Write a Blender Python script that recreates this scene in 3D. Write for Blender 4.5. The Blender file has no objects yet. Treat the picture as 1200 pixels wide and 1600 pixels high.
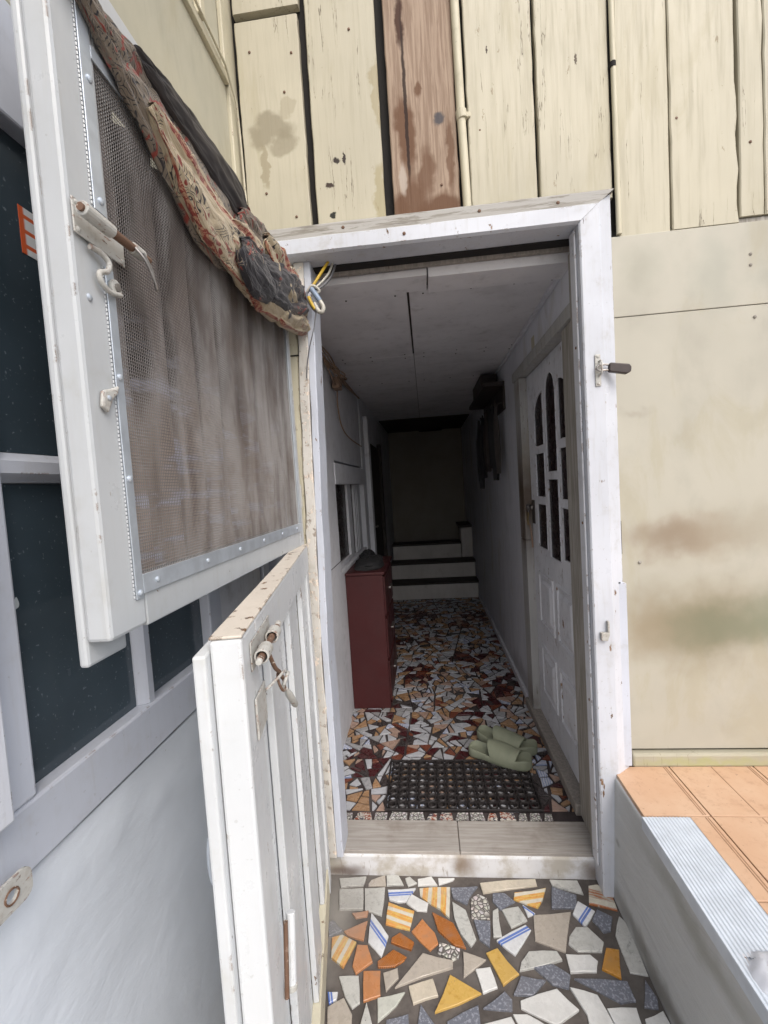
import bpy, bmesh, math, random
from mathutils import Vector, Matrix, noise as mn
R = math.radians
rnd = random.Random(7)
S = bpy.context.scene
COL = S.collection

# ------------------------------------------------------------------ camera, sky, sun, exposure
cam_d = bpy.data.cameras.new('camera')
cam = bpy.data.objects.new('camera', cam_d); COL.objects.link(cam)
cam_d.sensor_fit = 'VERTICAL'; cam_d.sensor_height = 36.0; cam_d.lens = 700.0 / 1600.0 * 36.0
cam_d.clip_start = 0.02; cam_d.clip_end = 500
right = Vector((0.99369041, 0.09227055, -0.06376135))
up = Vector((0.0579953, 0.06387961, 0.99627102))
fwd = Vector((-0.09599952, 0.99368282, -0.0581253))
m = Matrix((right, up, -fwd)).transposed().to_4x4()
m.translation = (0, 0, 1.25)
cam.matrix_world = m
S.camera = cam

SUN_EL, SUN_AZ = 48.0, 152.0          # azimuth measured clockwise from +Y
w = bpy.data.worlds.new("World"); S.world = w; w.use_nodes = True
wn = w.node_tree; wn.nodes.clear()
sky = wn.nodes.new('ShaderNodeTexSky'); sky.sky_type = 'NISHITA'; sky.sun_disc = False
sky.sun_elevation = R(SUN_EL); sky.sun_rotation = R(SUN_AZ)
sky.air_density = 1.0; sky.dust_density = 4.0; sky.ozone_density = 1.0
bg = wn.nodes.new('ShaderNodeBackground'); bg.inputs[1].default_value = 0.15
wo = wn.nodes.new('ShaderNodeOutputWorld')
hs = wn.nodes.new('ShaderNodeHueSaturation'); hs.inputs['Saturation'].default_value = 0.62
wn.links.new(sky.outputs[0], hs.inputs['Color']); wn.links.new(hs.outputs[0], bg.inputs[0]); wn.links.new(bg.outputs[0], wo.inputs[0])
sd = bpy.data.lights.new('sun', 'SUN'); sd.energy = 0.6; sd.angle = R(50); sd.color = (1.0, 0.97, 0.93)
sun = bpy.data.objects.new('sun', sd); COL.objects.link(sun)
az, el = R(SUN_AZ), R(SUN_EL)
sdir = Vector((math.sin(az) * math.cos(el), math.cos(az) * math.cos(el), math.sin(el)))
sun.rotation_euler = sdir.to_track_quat('Z', 'Y').to_euler()
S.view_settings.view_transform = 'Standard'; S.view_settings.look = 'None'
S.view_settings.exposure = 0.8; S.view_settings.gamma = 1.0; S.view_settings.use_curve_mapping = False
S.cycles.max_bounces = 8; S.cycles.diffuse_bounces = 6

# ------------------------------------------------------------------ material tools
class N:
    def __init__(s, name, rough=0.5, spec=0.5):
        s.m = bpy.data.materials.new(name); s.m.use_nodes = True
        s.t = s.m.node_tree; s.n = s.t.nodes
        s.b = s.n['Principled BSDF']; s.b.inputs['Roughness'].default_value = rough
        s.b.inputs['Specular IOR Level'].default_value = spec
        s._c = {}
    def link(s, a, b):
        if hasattr(a, 'links') or hasattr(a, 'is_output'): s.t.links.new(a, b)
        else:
            if b.type == 'RGBA' and len(a) == 3: a = (*a, 1)
            b.default_value = a
    def co(s, kind='Object'):
        if kind == 'World':
            if 'W' not in s._c: s._c['W'] = s.n.new('ShaderNodeNewGeometry').outputs['Position']
            return s._c['W']
        if 'T' not in s._c: s._c['T'] = s.n.new('ShaderNodeTexCoord')
        return s._c['T'].outputs[kind]
    def seed(s):
        if 'R' not in s._c: s._c['R'] = s.n.new('ShaderNodeObjectInfo').outputs['Random']
        return s._c['R']
    def map(s, scale=(1, 1, 1), kind='Object', rnd=False, loc=(0, 0, 0), rot=(0, 0, 0)):
        mp = s.n.new('ShaderNodeMapping'); mp.inputs['Scale'].default_value = scale; mp.inputs['Location'].default_value = loc
        mp.inputs['Rotation'].default_value = rot
        s.t.links.new(s.co(kind), mp.inputs['Vector'])
        if rnd:
            k = s.math('MULTIPLY', s.seed(), 37.0)
            cb = s.n.new('ShaderNodeCombineXYZ'); s.t.links.new(k, cb.inputs[0]); s.t.links.new(k, cb.inputs[1])
            a = s.n.new('ShaderNodeVectorMath'); a.operation = 'ADD'
            s.t.links.new(mp.outputs[0], a.inputs[0]); s.t.links.new(cb.outputs[0], a.inputs[1]); return a.outputs[0]
        return mp.outputs[0]
    def noise(s, vec, scale=5, detail=4, rough=0.55, dist=0.0):
        x = s.n.new('ShaderNodeTexNoise'); x.inputs['Scale'].default_value = scale; x.inputs['Detail'].default_value = detail
        x.inputs['Roughness'].default_value = rough; x.inputs['Distortion'].default_value = dist
        s.t.links.new(vec, x.inputs['Vector']); return x.outputs[0]
    def vor(s, vec, scale=5, feat='F1', out='Distance', rand=1.0):
        x = s.n.new('ShaderNodeTexVoronoi'); x.feature = feat; x.inputs['Scale'].default_value = scale
        x.inputs['Randomness'].default_value = rand
        s.t.links.new(vec, x.inputs['Vector']); return x.outputs[out]
    def wave(s, vec, scale=5, dist=0, d='X', typ='BANDS', ds=1.0):
        x = s.n.new('ShaderNodeTexWave'); x.wave_type = typ; x.bands_direction = d if typ == 'BANDS' else 'X'
        x.inputs['Scale'].default_value = scale; x.inputs['Distortion'].default_value = dist; x.inputs['Detail Scale'].default_value = ds
        s.t.links.new(vec, x.inputs['Vector']); return x.outputs['Fac']
    def step(s, v, a, b, lo=0.0, hi=1.0):
        x = s.n.new('ShaderNodeMapRange'); x.interpolation_type = 'SMOOTHSTEP'
        x.inputs[1].default_value = a; x.inputs[2].default_value = b; x.inputs[3].default_value = lo; x.inputs[4].default_value = hi
        s.t.links.new(v, x.inputs[0]); return x.outputs[0]
    def math(s, op, a, b=0.0, clamp=False):
        x = s.n.new('ShaderNodeMath'); x.operation = op; x.use_clamp = clamp
        s.link(a, x.inputs[0]); s.link(b, x.inputs[1]); return x.outputs[0]
    def mix(s, f, a, b, mode='MIX'):
        x = s.n.new('ShaderNodeMix'); x.data_type = 'RGBA'; x.blend_type = mode
        s.link(f, x.inputs[0]); s.link(a, x.inputs[6]); s.link(b, x.inputs[7]); return x.outputs[2]
    def sep(s, vec):
        x = s.n.new('ShaderNodeSeparateXYZ'); s.t.links.new(vec, x.inputs[0]); return x.outputs
    def blob(s, c, r, kind='World', warp=0.06, wscale=9.0, soft=.1):
        """soft patch centred on c with radii r, its edge broken by noise"""
        sub = s.n.new('ShaderNodeVectorMath'); sub.operation = 'SUBTRACT'; s.t.links.new(s.co(kind), sub.inputs[0]); sub.inputs[1].default_value = c
        nz = s.n.new('ShaderNodeTexNoise'); nz.inputs['Scale'].default_value = wscale; nz.inputs['Detail'].default_value = 5
        s.t.links.new(s.co(kind), nz.inputs['Vector'])
        nn = s.n.new('ShaderNodeVectorMath'); nn.operation = 'MULTIPLY_ADD'
        s.t.links.new(nz.outputs['Color'], nn.inputs[0]); nn.inputs[1].default_value = (warp * 2,) * 3; nn.inputs[2].default_value = (-warp,) * 3
        ad = s.n.new('ShaderNodeVectorMath'); ad.operation = 'ADD'; s.t.links.new(sub.outputs[0], ad.inputs[0]); s.t.links.new(nn.outputs[0], ad.inputs[1])
        dv = s.n.new('ShaderNodeVectorMath'); dv.operation = 'DIVIDE'; s.t.links.new(ad.outputs[0], dv.inputs[0]); dv.inputs[1].default_value = r
        ln = s.n.new('ShaderNodeVectorMath'); ln.operation = 'LENGTH'; s.t.links.new(dv.outputs[0], ln.inputs[0])
        return s.step(ln.outputs['Value'], 1.15, soft)
    def col(s, c): s.link(c, s.b.inputs['Base Color']); return s
    def rough(s, r): s.link(r, s.b.inputs['Roughness']); return s
    def bump(s, h, strength=0.3, dist=0.002):
        x = s.n.new('ShaderNodeBump'); x.inputs['Strength'].default_value = strength; x.inputs['Distance'].default_value = dist
        s.t.links.new(h, x.inputs['Height'])
        if s.b.inputs['Normal'].is_linked: s.t.links.new(s.b.inputs['Normal'].links[0].from_socket, x.inputs['Normal'])
        s.t.links.new(x.outputs[0], s.b.inputs['Normal']); return s

def lerp3(a, k): return tuple(min(1, x * k) for x in a)

def paint(name, base, rough=0.45, dirt=(0.30, 0.27, 0.20), dirt_amt=0.35, chip=(0.10, 0.06, 0.035), chips=0.0, grain=(14, 14, 1.2), var=0.88, bump=0.25, spec=0.4, kind='Object', scale=1.0):
    """old brush-painted wood: brush lines, grime, small chips down to the wood"""
    n = N(name, rough, spec)
    v = n.map((1, 1, 1), kind, rnd=(kind == 'Object'))
    g = n.map(grain, kind, rnd=(kind == 'Object'))
    a = n.noise(v, 3.5 * scale, 5); b = n.noise(g, 6 * scale, 6, 0.6)
    c = n.mix(n.step(a, .35, .7), base, lerp3(base, var))
    c = n.mix(n.math('MULTIPLY', n.step(b, .5, .75), dirt_amt * .55), c, dirt)
    d = n.noise(v, 14 * scale, 8, .68)
    c = n.mix(n.math('MULTIPLY', n.step(d, .53, .76), dirt_amt), c, dirt)
    sp = n.noise(v, 95, 2, .5)
    c = n.mix(n.math('MULTIPLY', n.step(sp, .72, .76), dirt_amt), c, lerp3(dirt, .5))
    if chips > .05:
        bv = n.n.new('ShaderNodeBevel'); bv.samples = 4; bv.inputs['Radius'].default_value = .0045
        dt = n.n.new('ShaderNodeVectorMath'); dt.operation = 'DOT_PRODUCT'; ge = n.n.new('ShaderNodeNewGeometry')
        n.t.links.new(bv.outputs[0], dt.inputs[0]); n.t.links.new(ge.outputs['Normal'], dt.inputs[1])
        ed = n.step(dt.outputs['Value'], .985, .90); en = n.noise(v, 24 * scale, 6, .7)
        ek = n.math('MULTIPLY', n.step(ed, .1, .5), n.step(en, .60 - chips * .12, .625 - chips * .12))
    else: ek = 0.0
    if chips > 0:
        e = n.noise(n.map((grain[0] * .3, grain[1] * .3, grain[2] * 1.5), kind, rnd=(kind == 'Object')), 8 * scale, 9, .66, .3)
        k = n.step(e, .70 - chips * .22, .715 - chips * .22)
        c = n.mix(k, c, n.mix(n.step(b, .4, .6), chip, lerp3(chip, 2.6)))
        c = n.mix(ek, c, n.mix(n.step(b, .4, .6), chip, lerp3(chip, 2.0)))
        n.bump(n.math('SUBTRACT', 1.0, k), .6, .0012)
    n.col(c); n.bump(b, bump, .0015); n.bump(a, bump * .5, .006)
    n.rough(n.step(d, .3, .8, rough - .08, min(1, rough + .25)))
    return n

WHITE = (0.56, 0.58, 0.63)
M = {}
M['white'] = paint('white_gloss_paint', WHITE, .34, dirt_amt=.32, chips=.24).m
M['white_old'] = paint('chipped_white_paint', (0.66, 0.665, 0.66), .42, dirt_amt=.32, chips=.5).m
M['white_screen'] = paint('screen_door_white_paint', (0.475, .495, .51), .33, dirt_amt=.22, chips=.08, bump=.12, spec=.5).m
M['lavender'] = paint('bluish_white_paint', (0.53, .56, .63), .36, dirt_amt=.22, chips=.1).m
M['gate'] = paint('gate_white_paint', (0.63, .65, .665), .32, dirt_amt=.2, chips=.1, dirt=(.4, .38, .28)).m
M['gate_beige'] = paint('gate_top_beige_paint', (0.62, .56, .48), .4, dirt_amt=.25, chips=.45).m
M['cream_jamb'] = paint('cream_jamb_paint', (0.60, .56, .43), .5, dirt_amt=.3, chips=.3).m
M['dull'] = paint('dull_grey_white_paint', (0.66, .67, .71), .5, dirt_amt=.35, chips=.25, dirt=(.16, .13, .10)).m
M['inside'] = paint('corridor_wall_paint', (0.62, .63, .67), .55, dirt_amt=.25, chips=0, dirt=(.20, .18, .16), grain=(2, 2, 2)).m
M['ceil'] = paint('ceiling_board_paint', (0.70, .69, .71), .6, dirt_amt=.3, chips=0, dirt=(.15, .13, .12), grain=(1, 1, 1)).m
M['bat'] = paint('cream_batten_paint', (0.52, .48, .36), .5, dirt_amt=.4, chips=.15).m
M['riser'] = paint('stair_riser_paint', (0.58, .55, .52), .6, dirt_amt=.3).m
M['back'] = paint('back_wall_paint', (0.30, .27, .23), .7, dirt_amt=.3, grain=(1, 1, 1)).m

def plain(name, c, rough=.5, metal=0.0, var=.75, scale=30, spec=.5):
    n = N(name, rough, spec); n.b.inputs['Metallic'].default_value = metal
    a = n.noise(n.map(rnd=True), scale, 5)
    n.col(n.mix(n.step(a, .35, .65), c, lerp3(c, var))); n.bump(a, .15, .001); return n.m
M['dark'] = plain('black_gap', (.012, .010, .009), .9)
M['darkwood'] = plain('dark_wood', (.035, .026, .022), .7)
M['maroon'] = paint('maroon_cabinet_paint', (.062, .014, .015), .45, dirt=(.05, .02, .02), dirt_amt=.3, grain=(6, 6, 1), bump=.15).m
M['blackcloth'] = plain('black_cloth', (.018, .018, .02), .85)
M['alu'] = plain('dull_aluminium', (.55, .60, .66), .42, .55, .85)
M['nosing'] = plain('nosing_metal', (.60, .66, .74), .38, .25, .9)
M['steel'] = plain('worn_steel', (.45, .42, .40), .35, .9, .6)
M['rust'] = paint('rusty_steel', (.15, .085, .055), .6, dirt=(.10, .04, .02), dirt_amt=.6, chips=.2, chip=(.4, .35, .3), grain=(6, 6, 6), scale=4).m
M['cream_metal'] = paint('cream_painted_metal', (.47, .465, .435), .38, dirt=(.20, .14, .09), dirt_amt=.6, chips=.36, chip=(.12, .06, .04), grain=(8, 8, 8), scale=3).m
M['padlock'] = plain('brown_black_padlock', (.035, .022, .020), .4)
M['cable_w'] = plain('white_cable', (.5, .48, .42), .5)
M['cable_g'] = plain('grey_cable', (.14, .14, .15), .5)
M['cable_y'] = plain('yellow_tape', (.55, .36, .03), .5)
M['cable_b'] = plain('blue_grey_sleeve', (.24, .31, .42), .5)
M['oldcable'] = plain('dusty_brown_cable', (.30, .20, .14), .7)
M['grout'] = None
M['key'] = plain('brass_key', (.35, .25, .12), .35, .9)

# weathered bare wood
def wood(name, a, b, dark, stains=(), painted=None, rough=.75, hz=False):
    n = N(name, rough, .25)
    G1 = lambda t: (t[2], t[1], t[0]) if hz else t
    v = n.map(G1((22, 22, 1.1)), 'World'); f = n.noise(v, 5, 8, .65, .4)
    c = n.mix(n.step(f, .37, .62), a, b)
    l = n.noise(n.map(G1((60, 60, .8)), 'World'), 4, 4, .6)
    c = n.mix(n.step(l, .60, .75), c, dark)
    for (p, r, cc, k) in stains:
        c = n.mix(n.math('MULTIPLY', n.blob(p, r, warp=min(.05, min(r[0], r[2]) * .9), wscale=min(30, .5 / min(r[0], r[2])), soft=.6), k), c, cc)
    if painted:
        q = n.noise(n.map(G1((14, 8, 1.2)), 'World'), 6, 8, .65, .2)
        c = n.mix(n.step(q, .42, .50), c, painted)
    n.col(c); n.bump(f, .5, .003); n.bump(l, .3, .001); return n.m
M['weathered'] = wood('weathered_greyish_wood', (.17, .155, .13), (.27, .255, .23), (.07, .06, .05), painted=(.33, .32, .30), hz=True)
M['weathered_in'] = wood('weathered_inner_wood', (.24, .22, .19), (.36, .34, .31), (.06, .05, .04))
M['sill'] = wood('grey_sill_wood', (.22, .20, .18), (.30, .27, .24), (.10, .08, .07))
BR = (.125, .064, .036)
M['brownplank'] = wood('bare_brown_plank_wood', (.235, .165, .120), (.35, .265, .20), (.08, .045, .03), stains=[
    ((.0, 1.42, 2.62), (.014, 1, .08), (.05, .02, .012), .95), ((.0, 1.42, 2.3), (.03, 1, .12), BR, .95), ((.005, 1.42, 2.36), (.006, 1, .3), (.02, .01, .008), .9),
    ((.01, 1.42, 2.10), (.05, 1, .10), BR, .9), ((.10, 1.42, 2.07), (.075, 1, .055), BR, .95), ((-.03, 1.42, 2.08), (.028, 1, .05), BR, .8), ((.06, 1.42, 2.18), (.03, 1, .08), BR, .8),
    ((.10, 1.42, 2.33), (.018, 1, .018), (.06, .06, .07), .9), ((.045, 1.42, 2.42), (.012, 1, .025), BR, .9), ((-.015, 1.42, 2.17), (.012, 1, .05), (.42, .36, .31), .8),
    ((.13, 1.42, 2.22), (.012, 1, .12), BR, .8)])

# cream planks: painted wood with knots, holes and water stains
def cream(name, base, stains, grain=(20, 20, 1.0), kind='World', holes=True, rough=.5, bumpk=.3):
    n = N(name, rough, .3)
    v = n.map((1, 1, 1), kind); g = n.map(grain, kind)
    a = n.noise(v, 2.5, 4); f = n.noise(g, 5, 7, .6, .2)
    c = n.mix(n.step(a, .35, .7), base, lerp3(base, .88))
    c = n.mix(n.math('MULTIPLY', n.step(f, .48, .74), .38), c, lerp3(base, .72))
    fine = n.noise(n.map((grain[0] * 4, grain[1] * 4, grain[2] * 1.5), kind), 5, 4, .6)
    c = n.mix(n.math('MULTIPLY', n.step(fine, .70, .78), .25), c, lerp3(base, .38))
    sm = n.noise(n.map((2.2, 2.2, .7), kind, loc=(3, 1, 5)), 3.1, 7, .62, .6)
    c = n.mix(n.math('MULTIPLY', n.step(sm, .54, .66), .30), c, (.34, .30, .19))
    if holes:
        q = n.noise(n.map((7, 7, .35), kind), 3.3, 6, .55, .15); ab = n.math('ABSOLUTE', n.math('SUBTRACT', q, .5))
        c = n.mix(n.math('MULTIPLY', n.step(ab, .0045, .0015), n.math('MULTIPLY', n.step(n.noise(n.map((1.5, 1.5, 1.2), kind), 3, 3), .50, .56), .85)), c, (.10, .08, .05))
        pk = n.noise(n.map((3, 3, 1.1), kind), 11, 7, .7); c = n.mix(n.math('MULTIPLY', n.step(pk, .66, .69), .75), c, (.24, .19, .12))
        k = n.noise(n.map((1.7, 1.7, .75), kind), 26, 5, .6)
        c = n.mix(n.math('MULTIPLY', n.step(k, .735, .75), .9), c, (.07, .045, .03))
    for (p, r, cc, kk) in stains:
        c = n.mix(n.math('MULTIPLY', n.blob(p, r, kind, warp=min(.06, min(r[0], r[2]) * 1.7), wscale=max(12, .5 / min(r[0], r[2])), soft=.7 if holes and r[2] < .125 and r[0] < .08 else .05), kk), c, cc)
    n.col(c); n.bump(f, bumpk, .0022); n.bump(fine, bumpk * .6, .0008); n.bump(a, .2, .006)
    n.rough(n.step(f, .3, .8, rough - .1, rough + .2)); return n.m
CR = (.47, .435, .335)
M['plank'] = cream('cream_plank_paint', CR, [
    ((-.41, 1.42, 2.36), (.075, 1, .045), (0.247, 0.217, 0.150), .8), ((-.37, 1.42, 2.32), (.055, 1, .035), (0.247, 0.217, 0.150), .7), ((-.44, 1.42, 2.26), (.014, 1, .07), (0.270, 0.232, 0.150), .7),
    ((-.355, 1.42, 2.43), (.03, 1, .03), (0.300, 0.262, 0.180), .5),
    ((-.075, 1.42, 2.42), (.022, 1, .11), (0.300, 0.255, 0.150), .7), ((-.085, 1.42, 2.14), (.025, 1, .10), (0.315, 0.270, 0.150), .7),
    ((-.215, 1.42, 2.25), (.011, 1, .009), (0.022, 0.013, 0.009), 1), ((-.19, 1.42, 2.255), (.005, 1, .022), (0.022, 0.013, 0.009), 1), ((-.24, 1.42, 2.18), (.014, 1, .010), (0.038, 0.022, 0.015), 1),
    ((-.235, 1.42, 2.09), (.010, 1, .008), (0.015, 0.015, 0.011), 1), ((.25, 1.42, 2.5), (.003, 1, .012), (0.038, 0.022, 0.015), 1), ((.50, 1.42, 2.44), (.004, 1, .016), (0.090, 0.068, 0.045), 1)])
PB = (.435, .413, .345)
M['panel'] = cream('cream_panel_paint', PB, [
    ((.76, 1.41, 1.045), (.21, 1, .095), (0.274, 0.215, 0.152), .85), ((.72, 1.41, 1.045), (.13, 1, .07), (0.222, 0.174, 0.126), .45), ((.95, 1.41, 1.06), (.20, 1, .10), (0.311, 0.274, 0.207), .5),
    ((.80, 1.41, .775), (.31, 1, .17), (0.235, 0.198, 0.125), .92), ((.85, 1.41, .765), (.22, 1, .10), (0.174, 0.181, 0.122), .75), ((.66, 1.41, .76), (.09, 1, .12), (0.281, 0.222, 0.148), .45), ((1.02, 1.41, .78), (.14, 1, .12), (0.185, 0.200, 0.133), .7),
    ((.66, 1.41, 1.83), (.07, 1, .1), (0.311, 0.303, 0.244), .55), ((.86, 1.41, 1.80), (.07, 1, .14), (0.311, 0.311, 0.259), .6), ((1.0, 1.41, 1.77), (.08, 1, .05), (0.296, 0.296, 0.244), .5),
    ((.63, 1.41, 1.42), (.06, 1, .02), (0.311, 0.281, 0.229), .5)], grain=(1.6, 1.6, 1.0), holes=False, rough=.42, bumpk=.12)
M['upper'] = cream('upper_left_wall_paint', (.45, .43, .34), [((-.52, 1.1, 2.2), (1, .3, .1), (.5, .46, .33), .3)], grain=(3, 3, 1), holes=False, rough=.5, bumpk=.15)
M['skirt'] = cream('mossy_skirting', (.40, .375, .29), [((.8, 1.4, .35), (.3, 1, .02), (.36, .36, .17), .7)], grain=(2, 2, 8), holes=True)

# left wall: brushed bluish plaster
def plaster(name, base, rot, amt=.5, rough=.42, dirt=(), st=(3, 2.2, 20)):
    n = N(name, rough, .35)
    v = n.map((1, 1, 1), 'World'); a = n.noise(v, 3, 5)
    b = n.noise(n.map(st, 'World', rot=rot), 5, 9, .68, .2)
    lump = n.noise(n.map((1, 1.5, st[2] * .3), 'World', rot=rot), 2.4, 5, .5, .8)
    c = n.mix(n.step(a, .3, .7), base, lerp3(base, .88))
    c = n.mix(n.math('MULTIPLY', n.step(b, .55, .75), .12), c, lerp3(base, .7))
    sp = n.noise(v, 70, 3, .6); c = n.mix(n.math('MULTIPLY', n.step(sp, .73, .76), .5), c, (.25, .2, .15))
    for (p, r, cc, kk) in dirt: c = n.mix(n.math('MULTIPLY', n.blob(p, r), kk), c, cc)
    n.col(c); n.bump(b, amt, .004); n.bump(lump, amt * .8, .02); return n.m
M['leftwall'] = plaster('brushed_bluish_plaster', (.68, .725, .785), (R(30), 0, 0), .30, .36, st=(3, 3, 6))
M['porchside'] = plaster('grey_cement_render', (.54, .555, .56), (R(-60), 0, 0), .45, .7, [((.505, 1.40, .25), (1, .06, .1), (.2, .19, .17), .7), ((.505, .95, .27), (1, .3, .05), (.24, .235, .2), .6), ((.505, 1.0, -.03), (1, .6, .05), (.13, .12, .10), .75), ((.505, 1.33, .15), (1, .02, .02), (.2, .2, .18), .6)])
M['concrete'] = plaster('bare_concrete_ground', (.28, .27, .25), (0, 0, 0), .3, .85)

def stepm():
    n = N('white_step_paint', .5, .3); v = n.map((1, 1, 1), 'World'); a = n.noise(v, 9, 7, .65)
    c = n.mix(n.step(a, .4, .62), (.66, .665, .68), (.45, .42, .37)); b = n.noise(n.map((9, 9, 2), 'World'), 6, 6, .7)
    c = n.mix(n.math('MULTIPLY', n.step(b, .58, .7), .7), c, (.22, .17, .12))
    c = n.mix(n.math('MULTIPLY', n.blob((.05, 1.43, -.02), (.05, 1, .05), warp=.03), .7), c, (.2, .13, .08))
    c = n.mix(n.math('MULTIPLY', n.blob((-.35, 1.43, -.05), (.09, 1, .03), warp=.03), .8), c, (.10, .06, .04))
    c = n.mix(n.math('MULTIPLY', n.blob((.46, 1.43, -.04), (.05, 1, .05), warp=.03), .8), c, (.12, .08, .05))
    n.col(c); n.bump(a, .3, .003); return n.m
M['step'] = stepm()
def woodtile():
    n = N('wood_look_floor_tile', .42, .4); f = n.noise(n.map((1.4, 22, 1), 'World'), 4, 7, .65, .5)
    c = n.mix(n.step(f, .3, .7), (.29, .265, .24), (.41, .385, .355)); g = n.noise(n.map((1, 1, 1), 'World'), 8, 6, .6)
    c = n.mix(n.math('MULTIPLY', n.step(g, .5, .72), .5), c, (.16, .12, .09))
    n.col(c); n.bump(f, .15, .001); return n.m
M['woodtile'] = woodtile()
def grout(name, base):
    n = N(name, .85, .2); v = n.map((1, 1, 1), 'World'); a = n.noise(v, 12, 8, .7); b = n.noise(v, 3, 4)
    c = n.mix(n.step(a, .3, .7), base, lerp3(base, 1.9)); c = n.mix(n.math('MULTIPLY', n.step(b, .5, .65), .5), c, (.10, .095, .09))
    # pale cement film left by the wall on the door side
    c = n.mix(n.math('MULTIPLY', n.blob((-.37, 1.25, -.055), (.09, .22, 1), warp=.05), .8), c, (.30, .285, .26))
    n.col(c); n.bump(a, .6, .003); return n.m
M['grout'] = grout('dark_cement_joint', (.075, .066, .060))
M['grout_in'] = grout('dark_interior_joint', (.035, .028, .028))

def glaze(name, c, kind='plain', c2=None, rough=.18, dirt=.35, k=1.0):
    """glazed ceramic with dust; pattern runs along the shard's own x"""
    n = N(name, rough, .5)
    v = n.map(rnd=True); a = n.noise(v, 18, 6, .65); base = c
    col = n.mix(n.step(a, .35, .7), c, lerp3(c, .86))
    if kind == 'speck':
        s = n.noise(v, 150, 3, .6); col = n.mix(n.step(s, .5, .62), c, c2); n.bump(s, .4, .001)
    elif kind == 'marble':
        s = n.noise(v, 35, 8, .7, 1.5); col = n.mix(n.step(s, .52, .66), c, c2)
        s2 = n.noise(v, 120, 3); col = n.mix(n.step(s2, .70, .74), col, (.12, .11, .10))
    elif kind == 'lines':
        s = n.wave(n.map((1, 1, 1)), 95 * k, 1.5, 'Y'); col = n.mix(n.step(s, .3, .7), c, c2)
    elif kind == 'stripes':
        s = n.wave(n.map((1, 1, 1)), 11 * k, .6, 'Y'); y = n.step(s, .62, .7)
        j = n.noise(n.map((6, 60, 1)), 3, 3); cc = n.mix(n.step(j, .48, .52), c, c2)
        col = n.mix(y, cc, (.62, .58, .48))
    elif kind == 'band':
        y = n.sep(n.co())[1]
        b1 = n.math('MULTIPLY', n.step(y, .000, .001), n.step(y, .014 * k, .013 * k))
        b2 = n.math('MULTIPLY', n.step(y, .005 * k, .0055 * k), n.step(y, .0075 * k, .007 * k))
        col = n.mix(n.math('MULTIPLY', b1, n.math('SUBTRACT', 1.0, b2)), col, c2)
    elif kind == 'pebble':
        d = n.vor(n.map((1, 1, 1)), 75 * k, 'DISTANCE_TO_EDGE'); q = n.step(d, .05, .16)
        rc = n.vor(n.map((1, 1, 1)), 75 * k, 'F1', 'Color'); col = n.mix(.06, c, rc)
        col = n.mix(q, c2, col); n.bump(n.step(d, 0, .4), .9, .003)
    elif kind == 'scroll':
        d = n.wave(n.map((1, 1, 1), rnd=True), 16 * k, 9, typ='RINGS', ds=5); j = n.noise(v, 22, 3)
        col = n.mix(n.step(d, .45, .6), n.mix(n.step(j, .48, .54), c2, (.06, .06, .08)), c); n.bump(d, .3, .001)
    g = n.noise(n.map((1, 1, 1), 'World'), 30, 7, .7); g2 = n.noise(n.map((1, 1, 1), 'World'), 5, 5, .6)
    col = n.mix(n.math('MULTIPLY', n.step(g, .5, .75), dirt), col, (.20, .18, .16))
    col = n.mix(n.math('MULTIPLY', n.step(g2, .45, .75), dirt * .6), col, (.26, .24, .22))
    col = n.mix(n.math('MULTIPLY', n.blob((-.33, 1.30, -.055), (.16, .20, 1), warp=.05), .6), col, (.27, .255, .235))
    n.col(col); n.rough(n.step(g, .35, .7, rough, rough + .35)); return n.m
G = {
 'w': glaze('white_ceramic', (.68, .68, .66), dirt=.2), 'g': glaze('grey_marbled_ceramic', (.50, .50, .47), 'marble', (.34, .34, .32)),
 't': glaze('taupe_ceramic', (.43, .385, .33), 'marble', (.38, .34, .285)), 'c': glaze('cream_ceramic', (.56, .50, .40)),
 'v': glaze('greenish_white_ceramic', (.55, .56, .50)), 'b': glaze('slate_grey_ceramic', (.135, .145, .175), 'speck', (.27, .28, .32), .5, dirt=.2),
 'o': glaze('terracotta_ceramic', (.50, .215, .085)), 'os': glaze('brown_striped_ceramic', (.45, .165, .04), 'lines', (.24, .085, .025)),
 'ys': glaze('yellow_striped_ceramic', (.66, .44, .13), 'stripes', (.66, .31, .08)), 'ws': glaze('blue_banded_white_ceramic', (.68, .69, .70), 'band', (.11, .19, .50)),
 'y': glaze('golden_yellow_ceramic', (.56, .36, .10), 'marble', (.48, .29, .07), dirt=.12), 'd': glaze('amber_ceramic', (.48, .23, .04)),
 'p': glaze('pebble_print_ceramic', (.55, .53, .48), 'pebble', (.13, .12, .11)), 'go': glaze('rust_stained_ceramic', (.46, .42, .35), 'stripes', (.40, .14, .05), k=.6),
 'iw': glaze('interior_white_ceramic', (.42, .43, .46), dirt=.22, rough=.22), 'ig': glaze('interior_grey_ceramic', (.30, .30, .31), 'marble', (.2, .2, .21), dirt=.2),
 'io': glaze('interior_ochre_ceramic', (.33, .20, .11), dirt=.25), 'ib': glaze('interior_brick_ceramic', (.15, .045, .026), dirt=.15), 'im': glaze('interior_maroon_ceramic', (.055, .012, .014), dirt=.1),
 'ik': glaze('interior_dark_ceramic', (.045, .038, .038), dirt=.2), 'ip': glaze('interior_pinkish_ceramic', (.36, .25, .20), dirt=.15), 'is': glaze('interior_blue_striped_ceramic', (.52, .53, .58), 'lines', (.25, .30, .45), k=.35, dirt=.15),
 'bp': glaze('border_pebble_ceramic', (.50, .49, .46), 'pebble', (.14, .13, .12), k=1.3), 'bs': glaze('border_scroll_ceramic', (.48, .45, .40), 'scroll', (.24, .06, .03), k=1.0),
}
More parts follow.
